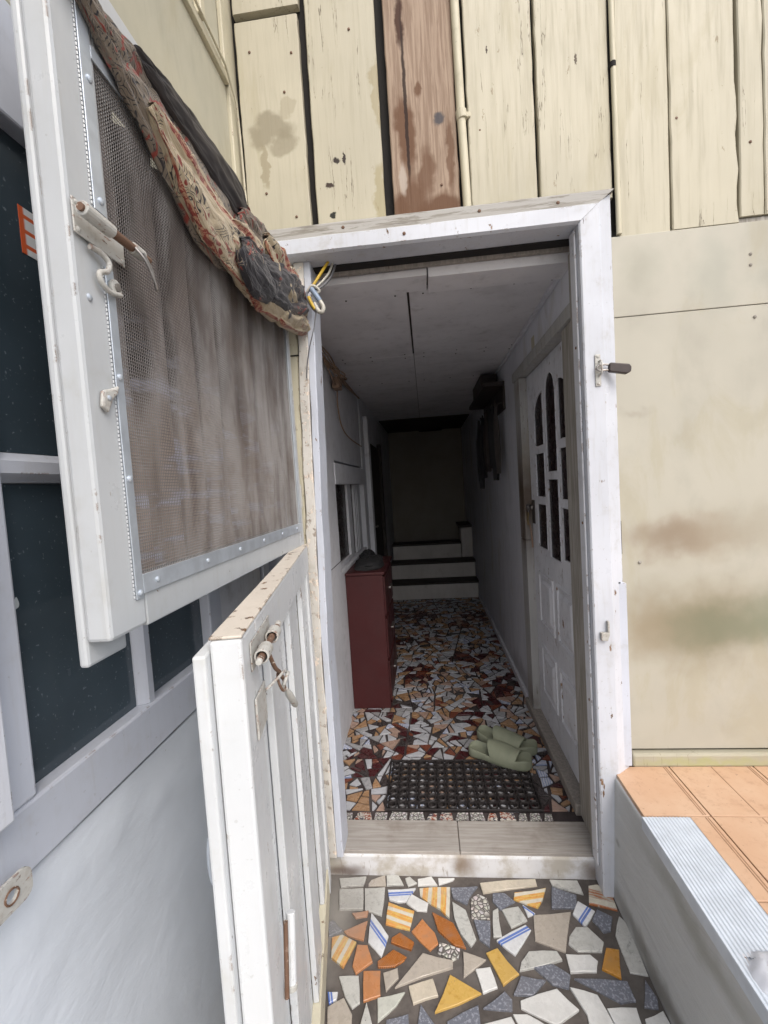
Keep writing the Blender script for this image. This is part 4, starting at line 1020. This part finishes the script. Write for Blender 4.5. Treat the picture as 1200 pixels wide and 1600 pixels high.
# ---- electrical bits at the top left of the opening
ew = empty('wire_bundle', (-.31, 1.38, 1.86), label='loop of yellow, grey and white wires tied at the frame top left corner', cat='wires')
def curve(pts, n=8):
    P = [Vector(p) for p in pts]; P = [P[0]] + P + [P[-1]]; out = []
    for i in range(1, len(P) - 2):
        for k in range(n):
            t = k / n; a, b, c, d = P[i - 1], P[i], P[i + 1], P[i + 2]
            out.append(.5 * ((2 * b) + (c - a) * t + (2 * a - 5 * b + 4 * c - d) * t * t + (3 * b - a - 3 * c + d) * t ** 3))
    return out + [P[-2]]
for pts, r, mt in (([(-.262, 1.42, 1.955), (-.275, 1.40, 1.925), (-.298, 1.385, 1.885), (-.312, 1.378, 1.862)], .0045, 'cable_y'),
                   ([(-.250, 1.43, 1.955), (-.262, 1.41, 1.915), (-.292, 1.39, 1.875), (-.312, 1.376, 1.858)], .0035, 'cable_w'),
                   ([(-.243, 1.44, 1.955), (-.255, 1.41, 1.905), (-.285, 1.385, 1.865), (-.315, 1.374, 1.862)], .0035, 'cable_g'),
                   ([(-.325, 1.372, 1.850), (-.305, 1.368, 1.866), (-.285, 1.37, 1.850), (-.300, 1.374, 1.842)], .004, 'cable_w'),
                   ([(-.312, 1.374, 1.862), (-.326, 1.370, 1.840), (-.312, 1.370, 1.805), (-.300, 1.372, 1.790)], .004, 'cable_g'),
                   ([(-.320, 1.370, 1.835), (-.312, 1.368, 1.815), (-.302, 1.368, 1.796)], .0055, 'cable_y'),
                   ([(-.310, 1.370, 1.858), (-.297, 1.366, 1.838), (-.285, 1.366, 1.818)], .008, 'cable_b'),
                   ([(-.286, 1.366, 1.820), (-.276, 1.366, 1.800), (-.280, 1.366, 1.786), (-.292, 1.368, 1.790), (-.303, 1.370, 1.815)], .0065, 'cable_w'),
                   ([(-.300, 1.372, 1.790), (-.312, 1.374, 1.74), (-.330, 1.38, 1.69), (-.344, 1.39, 1.64), (-.350, 1.395, 1.60)], .0018, 'cable_g')):
    MB().tube(curve(pts), r, 8).obj('wire', mt, ew, smooth=True)
iwb = empty('cable_tangle', (-.45, 2.2, 1.88), label='tangle of dusty brown cables at the corridor ceiling corner on the left', cat='cables')
tr = random.Random(9)
for k in range(9):
    pts = [(-.452 + tr.uniform(0, .012), 1.62, 1.905), (-.448 + tr.uniform(0, .02), 1.9 + tr.uniform(-.05, .05), 1.90 + tr.uniform(-.02, .01)), (-.44 + tr.uniform(-.01, .03), 2.2, 1.87 + tr.uniform(-.035, .04)),
           (-.435 + tr.uniform(-.01, .05), 2.42 + tr.uniform(-.05, .05), 1.82 + tr.uniform(-.03, .08)), (-.445, 2.62, 1.87 + tr.uniform(-.01, .02)), (-.45, 3.3, 1.90)]
    MB().tube(curve(pts, 5), tr.uniform(.003, .005), 6).obj('cable', 'oldcable', iwb, smooth=True)
MB().tube(curve([(-.45, 2.45, 1.80), (-.455, 2.46, 1.70), (-.455, 2.55, 1.60), (-.455, 2.8, 1.56), (-.455, 3.3, 1.55)]), .004, 6).obj('cable', 'oldcable', iwb, smooth=True)
box('junction_box', -.46, -.42, 2.36, 2.44, 1.78, 1.84, 'oldcable', iwb, bev=.004)

# ---- maroon cabinet and what lies on it
cab = empty('maroon_cabinet', (-.38, 2.5, ZI), label='narrow dark maroon wooden cabinet against the left corridor wall', cat='cabinet')
box('side_board', -.468, -.262, 2.40, 2.418, ZI + .001, .768, 'maroon', cab, bev=.002)
box('carcass', -.465, -.268, 2.419, 2.92, ZI + .02, .760, 'maroon', cab, bev=.002)
box('top_board', -.469, -.252, 2.392, 2.94, .7695, .784, 'maroon', cab, bev=.003)
for z in (.05, .29, .53):
    d = box('drawer', -.267, -.256, 2.44, 2.90, z, z + .22, 'maroon', cab, bev=.003)
    box('handle', -.2555, -.240, 2.62, 2.72, z + .11, z + .122, 'steel', d, bev=.003)
def heap(name, c, s, mat, seed, label, cat, parent=None):
    g = []; n, mq = 22, 16
    for i in range(mq + 1):
        th = math.pi * .5 * i / mq; r = []
        for j in range(n):
            a = 2 * math.pi * j / n; k = 1 + .22 * mn.noise((math.cos(a) * 2 + seed, math.sin(a) * 2, th * 2)) + .1 * mn.noise((math.cos(a) * 6, math.sin(a) * 6 + seed, th * 5))
            st_ = math.sin(th) ** .7; r.append((c[0] + s[0] * k * st_ * math.cos(a), c[1] + s[1] * k * st_ * math.sin(a), c[2] + s[2] * k * math.cos(th) ** .8))
        g.append(r)
    return tag(MB().grid(g, closed=True).obj(name, mat, parent, smooth=True), label, cat)
heap('cloth_heap', (-.355, 2.60, .7845), (.085, .15, .055), 'blackcloth', 2.0, 'crumpled black cloth heaped on top of the maroon cabinet', 'cloth')
cap_ = heap('cap', (-.40, 2.86, .7845), (.05, .07, .055), 'blackcloth', 7.0, 'small dark cap behind the black cloth on the cabinet', 'cap')

# ---- dark hanging things on the right corridor wall
rk = empty('wall_rack', (.47, 3.2, 1.7), label='dark wooden wall rack high on the right corridor wall', cat='rack')
box('shelf', .375, .4985, 2.75, 3.62, 1.80, 1.825, 'darkwood', rk, bev=.003)
box('back_board', .485, .4985, 2.75, 3.62, 1.66, 1.799, 'darkwood', rk, bev=.003)
for i in range(7): MB().tube(curve([(.485, 2.82 + i * .12, 1.71), (.455, 2.82 + i * .12, 1.70), (.447, 2.82 + i * .12, 1.725)], 4), .005, 6).obj('hook', 'darkwood', rk, smooth=True)
tag(box('carton', .385, .485, 2.95, 3.40, 1.8255, 1.915, 'darkwood', bev=.004), 'dark box pushed onto the wall rack under the ceiling', 'box')
for i, (y, l, wd, mt) in enumerate(((2.80, .42, .022, 'darkwood'), (2.87, .46, .028, 'blackcloth'), (2.96, .38, .020, 'blackcloth'), (3.08, .40, .03, 'darkwood'), (3.22, .33, .028, 'blackcloth'), (3.36, .44, .03, 'blackcloth'), (3.52, .52, .035, 'blackcloth'))):
    g = []; top = 1.70
    for k in range(15):
        t = k / 14; r = []
        for a in range(12):
            an = 2 * math.pi * a / 12; rr = wd * (.35 + .65 * min(1, t * 3)) * (1 - .35 * max(0, t - .7) / .3) * (1 + .28 * math.sin(an * 4 + i))
            r.append((.448 - .006 * i % .02 + rr * .8 * math.cos(an), y + rr * math.sin(an) + .01 * math.sin(t * 5 + i), top - l * t))
        g.append(r)
    mb = MB().grid(g, closed=True); mb.f.append(tuple(range(12))); mb.f.append(tuple(14 * 12 + k for k in range(12)))
    tag(mb.obj('hanging_cloth', mt, smooth=True), ['dark brown roll hanging nearest the doorway on the wall rack', 'longest black roll among the two nearest on the wall rack', 'short thin black roll hanging third on the wall rack', 'dark brown roll hanging in the middle of the wall rack', 'shortest black roll hanging right of the last two', 'black roll hanging second from the far end of the rack', 'long wide black cloth hanging at the far end of the rack'][i], 'cloth', 'dark rolls hanging from the wall rack')

# ---- padlock and staple on the right post
pk = empty('padlock', (.53, 1.35, 1.55), label='small brown-black padlock hanging sideways on the right door post', cat='padlock')
bd = [(.533, 1.533), (.537, 1.530), (.581, 1.521), (.592, 1.526), (.594, 1.540), (.588, 1.548), (.539, 1.556), (.534, 1.553)]
MB().prism(bd, 1.338, 1.354, fn=lambda a, b, h: (a, h, b)).obj('body', 'padlock', pk, bev=.003, segs=3)
MB().tube(curve([(.536, 1.346, 1.551), (.520, 1.346, 1.553), (.507, 1.346, 1.551), (.502, 1.346, 1.543), (.508, 1.346, 1.537), (.520, 1.346, 1.537), (.536, 1.346, 1.537)], 5), .0028, 8).obj('shackle', 'steel', pk, smooth=True)
sp = empty('staple_plate', (.505, 1.357, 1.54), label='cream painted staple plate holding the padlock on the right post', cat='staple')
box('plate', .5005, .5165, 1.3535, 1.3575, 1.495, 1.585, 'cream_metal', sp, bev=.003)
MB().tube(curve([(.512, 1.356, 1.565), (.512, 1.338, 1.562), (.511, 1.333, 1.545), (.511, 1.338, 1.528), (.511, 1.356, 1.524)], 6), .0028, 8).obj('staple', 'cream_metal', sp, smooth=True)
mb = MB(); screws(mb, [(.5085, 1.3535, 1.502), (.5085, 1.3535, 1.578)], .004, 'y', -1); tag(mb.obj('screw', 'cream_metal', sp, smooth=True), kind='stuff')
kp = empty('latch_keeper', (.50, 1.355, .80), label='small white bent latch keeper lower down on the right post', cat='latch keeper')
kp_ = MB().prism([(.488, .755), (.506, .752), (.513, .772), (.513, .812), (.507, .812), (.507, .778), (.488, .778)], 1.345, 1.3575, fn=lambda a, b, h: (a, h, b)); kp_.obj('bracket', 'cream_metal', kp, bev=.002)

# ================================================================== SCREEN DOOR (upper leaf)
HX, HY = -.392, 1.380
sdr = empty('screen_door', (HX, HY, 0), math.atan2(-1, .00953), label='upper white wooden half door with dusty wire mesh swung open on the left', cat='door'); LOCAL.add(sdr.name)
box('hinge_stile', .001, .042, -.032, 0, 1.082, 1.925, 'white_screen', sdr, bev=.002)
box('bottom_rail', .0425, .8155, -.032, -.0005, 1.082, 1.150, 'white_screen', sdr, bev=.002)
box('top_rail', .0425, .8155, -.032, -.0005, 1.812, 1.925, 'white_screen', sdr, bev=.002)
box('free_stile', .816, .889, -.032, 0, 1.084, 1.925, 'white_screen', sdr, bev=.005)
box('back_flange', .816, .8885, -.0450, -.0325, 1.053, 1.925, 'white_screen', sdr, bev=.004)
box('metal_strip', .826, .846, .0005, .0028, 1.61, 1.90, 'alu', sdr, bev=.0008)
box('metal_strip', .8225, .838, .0005, .0028, 1.122, 1.545, 'alu', sdr, bev=.0008)
box('metal_strip', .028, .822, .0005, .0028, 1.127, 1.153, 'alu', sdr, bev=.0008)
box('metal_strip', .026, .046, .0005, .0028, 1.154, 1.84, 'alu', sdr, bev=.0008)
box('metal_strip', .047, .8255, .0005, .0028, 1.802, 1.818, 'alu', sdr, bev=.0008)
mb = MB(); z = 1.125     # welted edge beading beside the strip
while z < 1.90:
    if not 1.545 < z < 1.61: mb.tube([(.8485 - (.008 if z < 1.55 else 0), .001, z), (.8485 - (.008 if z < 1.55 else 0), .001, z + .0035)], .0012, 5)
    z += .0052
tag(mb.obj('beading', 'white_screen', sdr), kind='stuff')
mb = MB(); screws(mb, [(.834, .003, z) for z in (1.88, 1.77, 1.625)] + [(.830, .003, z) for z in (1.52, 1.41, 1.28, 1.13)] + [(s, .003, 1.140) for s in (.79, .64, .50, .36, .22, .08)] + [(.868, 0, 1.495)], .0045, 'y', 1)
tag(mb.obj('screw', 'alu', sdr, smooth=True), kind='stuff')
mb = MB(); p = .0046; wr_ = .00062
s_ = .046
while s_ < .826:
    mb.tube([(s_, -.004, 1.15), (s_ + .001, -.004, 1.806)], wr_, 4, cap=False); s_ += p
z = 1.152
while z < 1.806:
    mb.tube([(.043, -.0046, z), (.827, -.0034, z)], wr_, 4, cap=False); z += p
tag(mb.obj('wire_mesh', 'wire', sdr), label='dusty grey-brown woven wire mesh')
# bolt, hasp and turn button
MB().tube([(.893, .020, 1.581), (.845, .020, 1.581)], .0082, 16).obj('bolt_barrel', 'cream_metal', sdr, bev=.001)
MB().tube([(.888, .020, 1.581), (.896, .020, 1.581)], .0045, 12).obj('bolt_rod', 'rust', sdr, smooth=True)
MB().tube([(.846, .020, 1.581), (.805, .020, 1.582)], .0058, 12).obj('bolt_rod', 'rust', sdr, smooth=True)
MB().tube([(.806, .020, 1.582), (.784, .020, 1.582)], .0075, 14).obj('bolt_barrel', 'cream_metal', sdr, bev=.001)
MB().tube([(.785, .020, 1.582), (.768, .020, 1.583)], .0045, 10).obj('bolt_rod', 'rust', sdr, smooth=True)
box('bolt_plate', .800, .888, .0031, .0055, 1.560, 1.600, 'cream_metal', sdr, bev=.003)
mb = MB(); screws(mb, [(.882, .0055, 1.595), (.882, .0055, 1.565), (.806, .0055, 1.595), (.806, .0055, 1.565)], .0032, 'y', 1); tag(mb.obj('screw', 'cream_metal', sdr, smooth=True), kind='stuff')
MB().tube(curve([(.808, .026, 1.580), (.800, .034, 1.566), (.786, .036, 1.545), (.779, .034, 1.537), (.776, .031, 1.543), (.785, .033, 1.560), (.797, .030, 1.578)], 6), .0018, 8).obj('pull_loop', 'steel', sdr, smooth=True)
hk = curve([(.868, .007, 1.553), (.852, .009, 1.553), (.842, .011, 1.546), (.846, .011, 1.534), (.858, .009, 1.527), (.856, .009, 1.517), (.842, .009, 1.511), (.822, .009, 1.515)], 6)
MB().tube(hk, .0034, 8).obj('hasp_hook', 'cream_metal', sdr, smooth=True)
MB().tube([(.826, .003, 1.523), (.826, .008, 1.523)], .0105, 18).obj('hasp_eye', 'cream_metal', sdr, bev=.002)
MB().tube([(.826, .0082, 1.523), (.826, .0105, 1.523)], .005, 12).obj('hasp_pin', 'steel', sdr, smooth=True)
MB().prism([(.872, 1.366), (.868, 1.386), (.852, 1.391), (.836, 1.398), (.841, 1.386), (.852, 1.377), (.861, 1.359)], .001, .007, fn=lambda a, b, h: (a, h, b)).obj('turn_button', 'cream_metal', sdr, bev=.003)
mb = MB(); screws(mb, [(.860, .007, 1.378)], .0035, 'y', 1); tag(mb.obj('screw', 'alu', sdr, smooth=True))
for z in (1.20, 1.80): MB().tube([(-.004, -.004, z), (-.004, -.004, z + .07)], .006, 10).obj('hinge', 'cream_metal', sdr, smooth=True)

cur = empty('curtain', (HX, HY, 0), math.atan2(-1, .00953), label='thin brown curtain hanging in soft folds behind the wire mesh', cat='curtain'); LOCAL.add(cur.name)
g = []
for i in range(150):
    s = .035 + .79 * i / 149; r = []
    for j in range(40):
        z = 1.115 + .72 * j / 39; y = -.050 + .010 * math.sin(s * 62 + 1.5 * math.sin(z * 3)) + .005 * math.sin(s * 141 + z * 4) + .006 * mn.noise((s * 6, z * 4, 0))
        r.append((s, y, z - 1.12))
    g.append(r)
c_ = MB().grid(g).obj('cloth', 'sheer', cur, smooth=True); c_.location = (0, 0, 1.12)

# ---- printed scarf slung over the top of the screen door
sc = empty('paisley_scarf', (HX, HY, 0), math.atan2(-1, .00953), label='beige, red and black paisley scarf twisted over the top of the screen door', cat='scarf'); LOCAL.add(sc.name)
ST = [(.90, 1.86, .90, 1.88), (.828, 1.828, .82, 1.870), (.79, 1.805, .76, 1.878), (.735, 1.777, .70, 1.888), (.668, 1.735, .62, 1.902), (.60, 1.700, .50, 1.920), (.50, 1.688, .402, 1.912),
      (.42, 1.678, .33, 1.886), (.334, 1.672, .237, 1.893), (.24, 1.677, .13, 1.895), (.12, 1.70, .035, 1.892), (.03, 1.722, -.04, 1.853), (-.022, 1.722, -.05, 1.772)]
def stn(t):
    t = max(0, min(.99999, t)) * (len(ST) - 1); i = int(t); f = t - i; f = f * f * (3 - 2 * f) * .5 + f * .5
    return [ST[i][k] + (ST[i + 1][k] - ST[i][k]) * f for k in range(4)]
def fold(name, t0, t1, a0, a1, thick, off, mat, seed, n=170, m_=84, twist=0.0, folds=5, amp=.006, vs=4.2, us=1.6, taper=.25):
    """bundle of cloth between fractions a0..a1 of the width (0 lower edge, 1 upper edge)"""
    rows = []; uvs = []
    for i in range(n + 1):
        t = t0 + (t1 - t0) * i / n; q = stn(t); lo = Vector((q[0], 0, q[1])); hi = Vector((q[2], 0, q[3])); d = hi - lo
        e = i / n; env = min(1, min(e, 1 - e) / taper) ** .6 if taper else 1
        aa0 = a0(e) if callable(a0) else a0; aa1 = a1(e) if callable(a1) else a1
        c = lo + d * (aa0 + aa1) / 2; h = d * (aa1 - aa0) / 2 * ((.25 + .75 * env) if (t1 < .99 or e < .5) else (.04 + .96 * env)); r = []; uv = []
        for j in range(m_ + 1):
            a = 2 * math.pi * j / m_; ca, sa = math.cos(a + twist * e), math.sin(a)
            f = 1 + 0 * a
            hx = a * folds * .5 + seed + t * 11 + 1.2 * mn.noise((t * 7, seed, a * .5))
            rip = amp * 1.7 * (abs(math.sin(hx)) ** .65 - .65) * (.7 + .6 * mn.noise((t * 9, seed, 1))) + amp * .9 * mn.noise((math.cos(a) * 2.2 + seed, math.sin(a) * 2.2, t * 16)) + amp * .5 * mn.noise((math.cos(a) * 6, math.sin(a) * 6 + seed, t * 40))
            ss = math.copysign(abs(math.sin(a)) ** .8, math.sin(a))
            pnt = c + h * math.cos(a) + Vector((0, off + thick * (.3 + .7 * env) * ss, 0)) + Vector((0, 1, 0)) * rip * 1.5 * (1 if ss > 0 else .3) + h.normalized() * rip * .5
            r.append(tuple(pnt)); uv.append((j / m_ * us, t * vs))
        rows.append(r); uvs.append(uv)
    mb = MB().grid(rows); me = bpy.data.meshes.new(name); me.from_pydata(mb.v, [], mb.f)
    ul = me.uv_layers.new(name='UVMap'); flat = [q for row in uvs for q in row]
    for lp in me.loops: ul.data[lp.index].uv = flat[lp.vertex_index]
    me.materials.append(M[mat]); me.polygons.foreach_set('use_smooth', [True] * len(me.polygons))
    o = bpy.data.objects.new(name, me); COL.objects.link(o); o.parent = sc; return o
fold('cloth_fold', 0, .62, lambda e: .0, lambda e: .96 - .1 * e, .012, .012, 'scarf_dense', 1.0, folds=4, amp=.004)
fold('cloth_fold', .22, .66, lambda e: .0 + .02 * e, lambda e: .42 + .20 * e, .016, .026, 'scarf', 3.3, folds=3, amp=.004)['label'] = 'beige printed fold'
fold('cloth_fold', .16, .60, lambda e: .66, lambda e: 1.0, .016, .020, 'charcoal', 5.0, folds=2, amp=.003)['label'] = 'plain charcoal fold'
fold('cloth_fold', .46, .83, lambda e: .02, lambda e: .66, .026, .030, 'scarf', 7.1, folds=5, amp=.008)
fold('cloth_fold', .50, .88, lambda e: .42, lambda e: 1.0, .024, .026, 'scarf_dense', 2.2, folds=5, amp=.008)
fold('cloth_fold', .56, .92, lambda e: .05 + .20 * e, lambda e: .62 + .28 * e, .028, .046, 'scarf_black', 4.4, folds=4, amp=.007)['label'] = 'black printed fold'
fold('cloth_fold', .48, .68, lambda e: -.02, lambda e: .50, .020, .048, 'scarf_black', 8.3, folds=3, amp=.006, taper=.4)['label'] = 'black knot of cloth'
fold('cloth_fold', .60, .80, lambda e: .55 - .4 * e, lambda e: 1.0 - .35 * e, .022, .050, 'scarf', 5.7, folds=3, amp=.007, taper=.4)
fold('cloth_fold', .70, 1.0, lambda e: .0, lambda e: .60, .022, .038, 'scarf', 6.6, folds=5, amp=.007)
fold('cloth_fold', .72, 1.0, lambda e: .45, lambda e: .98, .022, .034, 'scarf', 9.2, folds=4, amp=.007)
fold('cloth_fold', .86, 1.0, lambda e: .82, lambda e: 1.05, .010, .030, 'charcoal', 3.2, folds=2, amp=.003)

# ================================================================== LOWER GATE
gt = empty('half_gate', (HX, HY, 0), math.atan2(-.985, .173), label='lower white wooden half door of upright slats standing open on the left', cat='gate'); LOCAL.add(gt.name)
box('hinge_stile', .002, .058, -.030, .006, -.035, 1.0, 'gate', gt, bev=.003)
box('top_rail', .002, .805, -.030, .008, 1.001, 1.078, 'gate', gt, bev=.003)
box('top_cap', .0, .886, -.0305, .0085, 1.0785, 1.0825, 'gate_beige', gt, bev=.0015)
box('bottom_rail', .0585, .805, -.030, .004, -.035, .052, 'cream_jamb', gt, bev=.003)
box('free_stile', .806, .887, -.030, .008, -.035, 1.078, 'gate', gt, bev=.004)
box('edge_flange', .830, .902, -.046, -.0305, -.03, 1.066, 'gate', gt, bev=.003)
e = [.059 + i * (.746 / 6) for i in range(7)]
for i in range(6):
    y1 = (-.001, -.012)[i % 2]
    z0 = .053
    if i % 2 == 0: o = box('slat', e[i] + .001, e[i + 1] - .001, y1 - .013, y1, z0, 1.0, 'gate', gt, bev=.002)
    else: o = box('slat', e[i] - .004 + .0, e[i + 1] + .004, -.026, -.0155, z0, 1.0, 'gate', gt, bev=.001)
# slide bolt
def ty_(s, z, r, l, mat, nm, seg=16, y=.022): return MB().tube([(s + l / 2, y, z), (s - l / 2, y, z)], r, seg).obj(nm, mat, gt, bev=.001)
box('bolt_plate', .72, .852, .0085, .0105, 1.022, 1.060, 'cream_metal', gt, bev=.003)
def ringtube(name, s0, s1, ro, ri, z, y, mat):
    g = []; n = 18
    for (s, r) in ((s0, ri), (s0, ro), (s1, ro), (s1, ri)):
        g.append([(s, y + r * math.cos(2 * math.pi * k / n), z + r * math.sin(2 * math.pi * k / n)) for k in range(n)])
    g.append(g[0]); return MB().grid(g, closed=True).obj(name, mat, gt, smooth=False, bev=.0006)
ringtube('bolt_barrel', .848, .815, .0098, .0075, 1.040, .022, 'cream_metal')
ringtube('bolt_barrel', .770, .742, .0098, .0075, 1.040, .022, 'cream_metal')
ty_(.79, 1.040, .0048, .145, 'rust', 'bolt_rod')
MB().tube([(.868, .022, 1.040), (.856, .022, 1.040)], [.004, .005], 12).obj('rod_tip', 'cream_metal', gt, bev=.001)
MB().tube([(.722, .022, 1.040), (.705, .022, 1.041)], .005, 12).obj('rod_tip', 'cream_metal', gt, bev=.001)
# hasp tongue, ring and dangling pin
box('hasp_plate', .790, .850, .0085, .012, .930, .985, 'cream_metal', gt, bev=.004)
MB().tube(curve([(.80, .022, 1.026), (.785, .026, 1.00), (.765, .028, .985), (.752, .030, .970)], 6), .003, 8).obj('hasp_tongue', 'rust', gt, smooth=True)
def gring(c, r, t, tilt):
    c = Vector(c); n = 22
    return MB().tube([c + Vector((math.cos(2 * math.pi * k / n) * r, math.sin(2 * math.pi * k / n) * r * math.sin(tilt), math.sin(2 * math.pi * k / n) * r * math.cos(tilt))) for k in range(n + 1)], t, 8, cap=False)
gring((.745, .032, .962), .0125, .0028, .4).obj('ring', 'cream_metal', gt, smooth=True)
gring((.755, .028, .966), .014, .002, -.3).obj('ring', 'rust', gt, smooth=True)
MB().tube(curve([(.800, .014, .975), (.780, .028, .982), (.750, .034, .980), (.735, .034, .968)], 6), .0022, 8).obj('staple', 'cream_metal', gt, smooth=True)
MB().tube([(.742, .032, .948), (.728, .034, .932), (.69, .036, .898), (.68, .036, .890)], [.003, .006, .0055, .003], 10).obj('dangling_pin', 'cream_metal', gt, smooth=True)
# tower bolt near the foot
MB().tube([(.800, .017, .53), (.775, .018, .62)], .0068, 14).obj('tower_bolt', 'gate', gt, bev=.001)
MB().tube([(.820, .013, .535), (.795, .014, .625)], .0035, 10).obj('tower_rod', 'rust', gt, smooth=True)
MB().tube([(.801, .017, .526), (.800, .017, .534)], .0080, 14).obj('bolt_end', 'cream_metal', gt, bev=.001)
MB().tube(curve([(.870, -.044, .83), (.878, -.051, .828), (.880, -.053, .80), (.878, -.051, .772), (.870, -.044, .77)], 7), .004, 10).obj('pull_handle', 'alu', gt, smooth=True)
for z in (.12, .85): MB().tube([(-.004, -.004, z), (-.004, -.004, z + .07)], .006, 10).obj('hinge', 'cream_metal', gt, smooth=True)

# ================================================================== FLOOR ITEMS
mat_ = empty('doormat', (.07, 1.76, ZI), label='black rubber ring doormat lying on the mosaic just inside the door', cat='doormat')
mb = MB(); nx, ny = 15, 8; px_, py_ = .572 / nx, .290 / ny
ns = 16
for i in range(nx):
    for j in range(ny):
        cx, cy = -.218 + px_ * (i + .5), 1.622 + py_ * (j + .5); g = []
        for (r, z) in ((.0125, ZI + .0015), (.0125, ZI + .012), (.0155, ZI + .0135), (.0180, ZI + .010), (.0180, ZI + .0015)):
            g.append([(cx + r * math.cos(2 * math.pi * k / ns), cy + r * math.sin(2 * math.pi * k / ns), z) for k in range(ns)])
        mb.grid(g, closed=True)
        if i < nx - 1 and j < ny - 1:
            qx, qy = cx + px_ / 2, cy + py_ / 2; mb.tube([(qx, qy, ZI + .001), (qx, qy, ZI + .008)], .0085, 8)
mb.obj('ring_grid', 'rubber', mat_)
x0, x1, y0, y1 = -.220, .356, 1.620, 1.914
mb = MB(); mb.box(x0 - .006, x1 + .006, y0 - .006, y0, ZI + .001, ZI + .011).box(x0 - .006, x1 + .006, y1, y1 + .006, ZI + .001, ZI + .011).box(x0 - .006, x0, y0, y1, ZI + .001, ZI + .011).box(x1, x1 + .006, y0, y1, ZI + .001, ZI + .011)
mb.obj('border', 'rubber', mat_, bev=.002)

def slipper(name, heel, toe, z, side, label):
    """foam slide: sculpted sole with raised rim and one broad strap"""
    h, t = Vector((*heel, 0)), Vector((*toe, 0)); L = (t - h).length; an = math.atan2(t.y - h.y, t.x - h.x)
    root = empty(name, (h.x, h.y, z), an, label=label, cat='slipper', group='pair of green slippers'); root.scale = (1, 1.06, 1.28); LOCAL.add(root.name)
    def half(u):   # half widths
        w = .036 + .011 * math.sin(min(1, max(0, (u - .25) / .55)) * math.pi) ** 1 + .006 * u
        e = min(1, u / .13, (1 - u) / .17); return w * math.sqrt(max(0, 1 - (1 - e) ** 2))
    def mid(u): return side * .010 * math.sin(u * math.pi * 1.1 - .4)
    rows = []; n = 40
    for i in range(n + 1):
        u = .0008 + (.9984) * i / n; w = half(u) + .0005; c = mid(u); x = u * L; lift = .010 * max(0, u - .75) / .25 + .003 * max(0, .12 - u) / .12
        rimh = .040 - .010 * math.sin(math.pi * min(1, u / .9)) ; bed = .022 - .004 * math.sin(u * math.pi)
        prof = [(-.86, 0), (-.98, .006), (-1.04, .018), (-1.02, rimh - .004), (-.94, rimh), (-.84, rimh - .004), (-.72, bed + .006), (-.5, bed), (0, bed - .001), (.5, bed), (.72, bed + .006), (.84, rimh - .004), (.94, rimh), (1.02, rimh - .004), (1.04, .018), (.98, .006), (.86, 0)]
        e = min(1, i / 3, (n - i) / 3)
        rows.append([(x, c + a * w, (b if b < .02 or e >= 1 else .02 + (b - .02) * (.6 + .4 * e)) + lift) for a, b in prof])
    mb = MB().grid(rows, closed=True); mb.f.append(tuple(range(17))); mb.f.append(tuple(n * 17 + k for k in range(17)))
    o = mb.obj('sole', 'slipper', root, smooth=True); sb = o.modifiers.new('s', 'SUBSURF'); sb.levels = 1; sb.render_levels = 1
    rows = []; n = 14
    for i in range(n + 1):
        t_ = i / n; r = []
        for j in range(21):
            a = math.pi * j / 20; edge = .035 * math.sin(a)       # strap sweeps forward over the instep
            u = .36 + .42 * t_ - .10 * (1 - t_) * (math.sin(a) - .5) + .03 * t_ * math.sin(a)
            w = half(min(.95, max(.05, u))) * 1.06; c = mid(u); H = .066 - .012 * t_
            r.append((u * L, c - math.cos(a) * w * (1 - .08 * math.sin(a)), .012 + (H - .012) * math.sin(a) ** .62))
        rows.append(r)
    o = MB().grid(rows).obj('strap', 'slipper', root, smooth=True)
    so = o.modifiers.new('t', 'SOLIDIFY'); so.thickness = .0075; so.offset = -1; sb = o.modifiers.new('s', 'SUBSURF'); sb.levels = 1; sb.render_levels = 2
    return root
slipper('slipper', (.128, 1.985), (.372, 1.842), ZI + .001, 1, 'green foam slipper in front with its edge on the rubber mat')
slipper('slipper', (.178, 2.115), (.418, 1.945), ZI + .001, -1, 'green foam slipper behind, closer to the inner door')
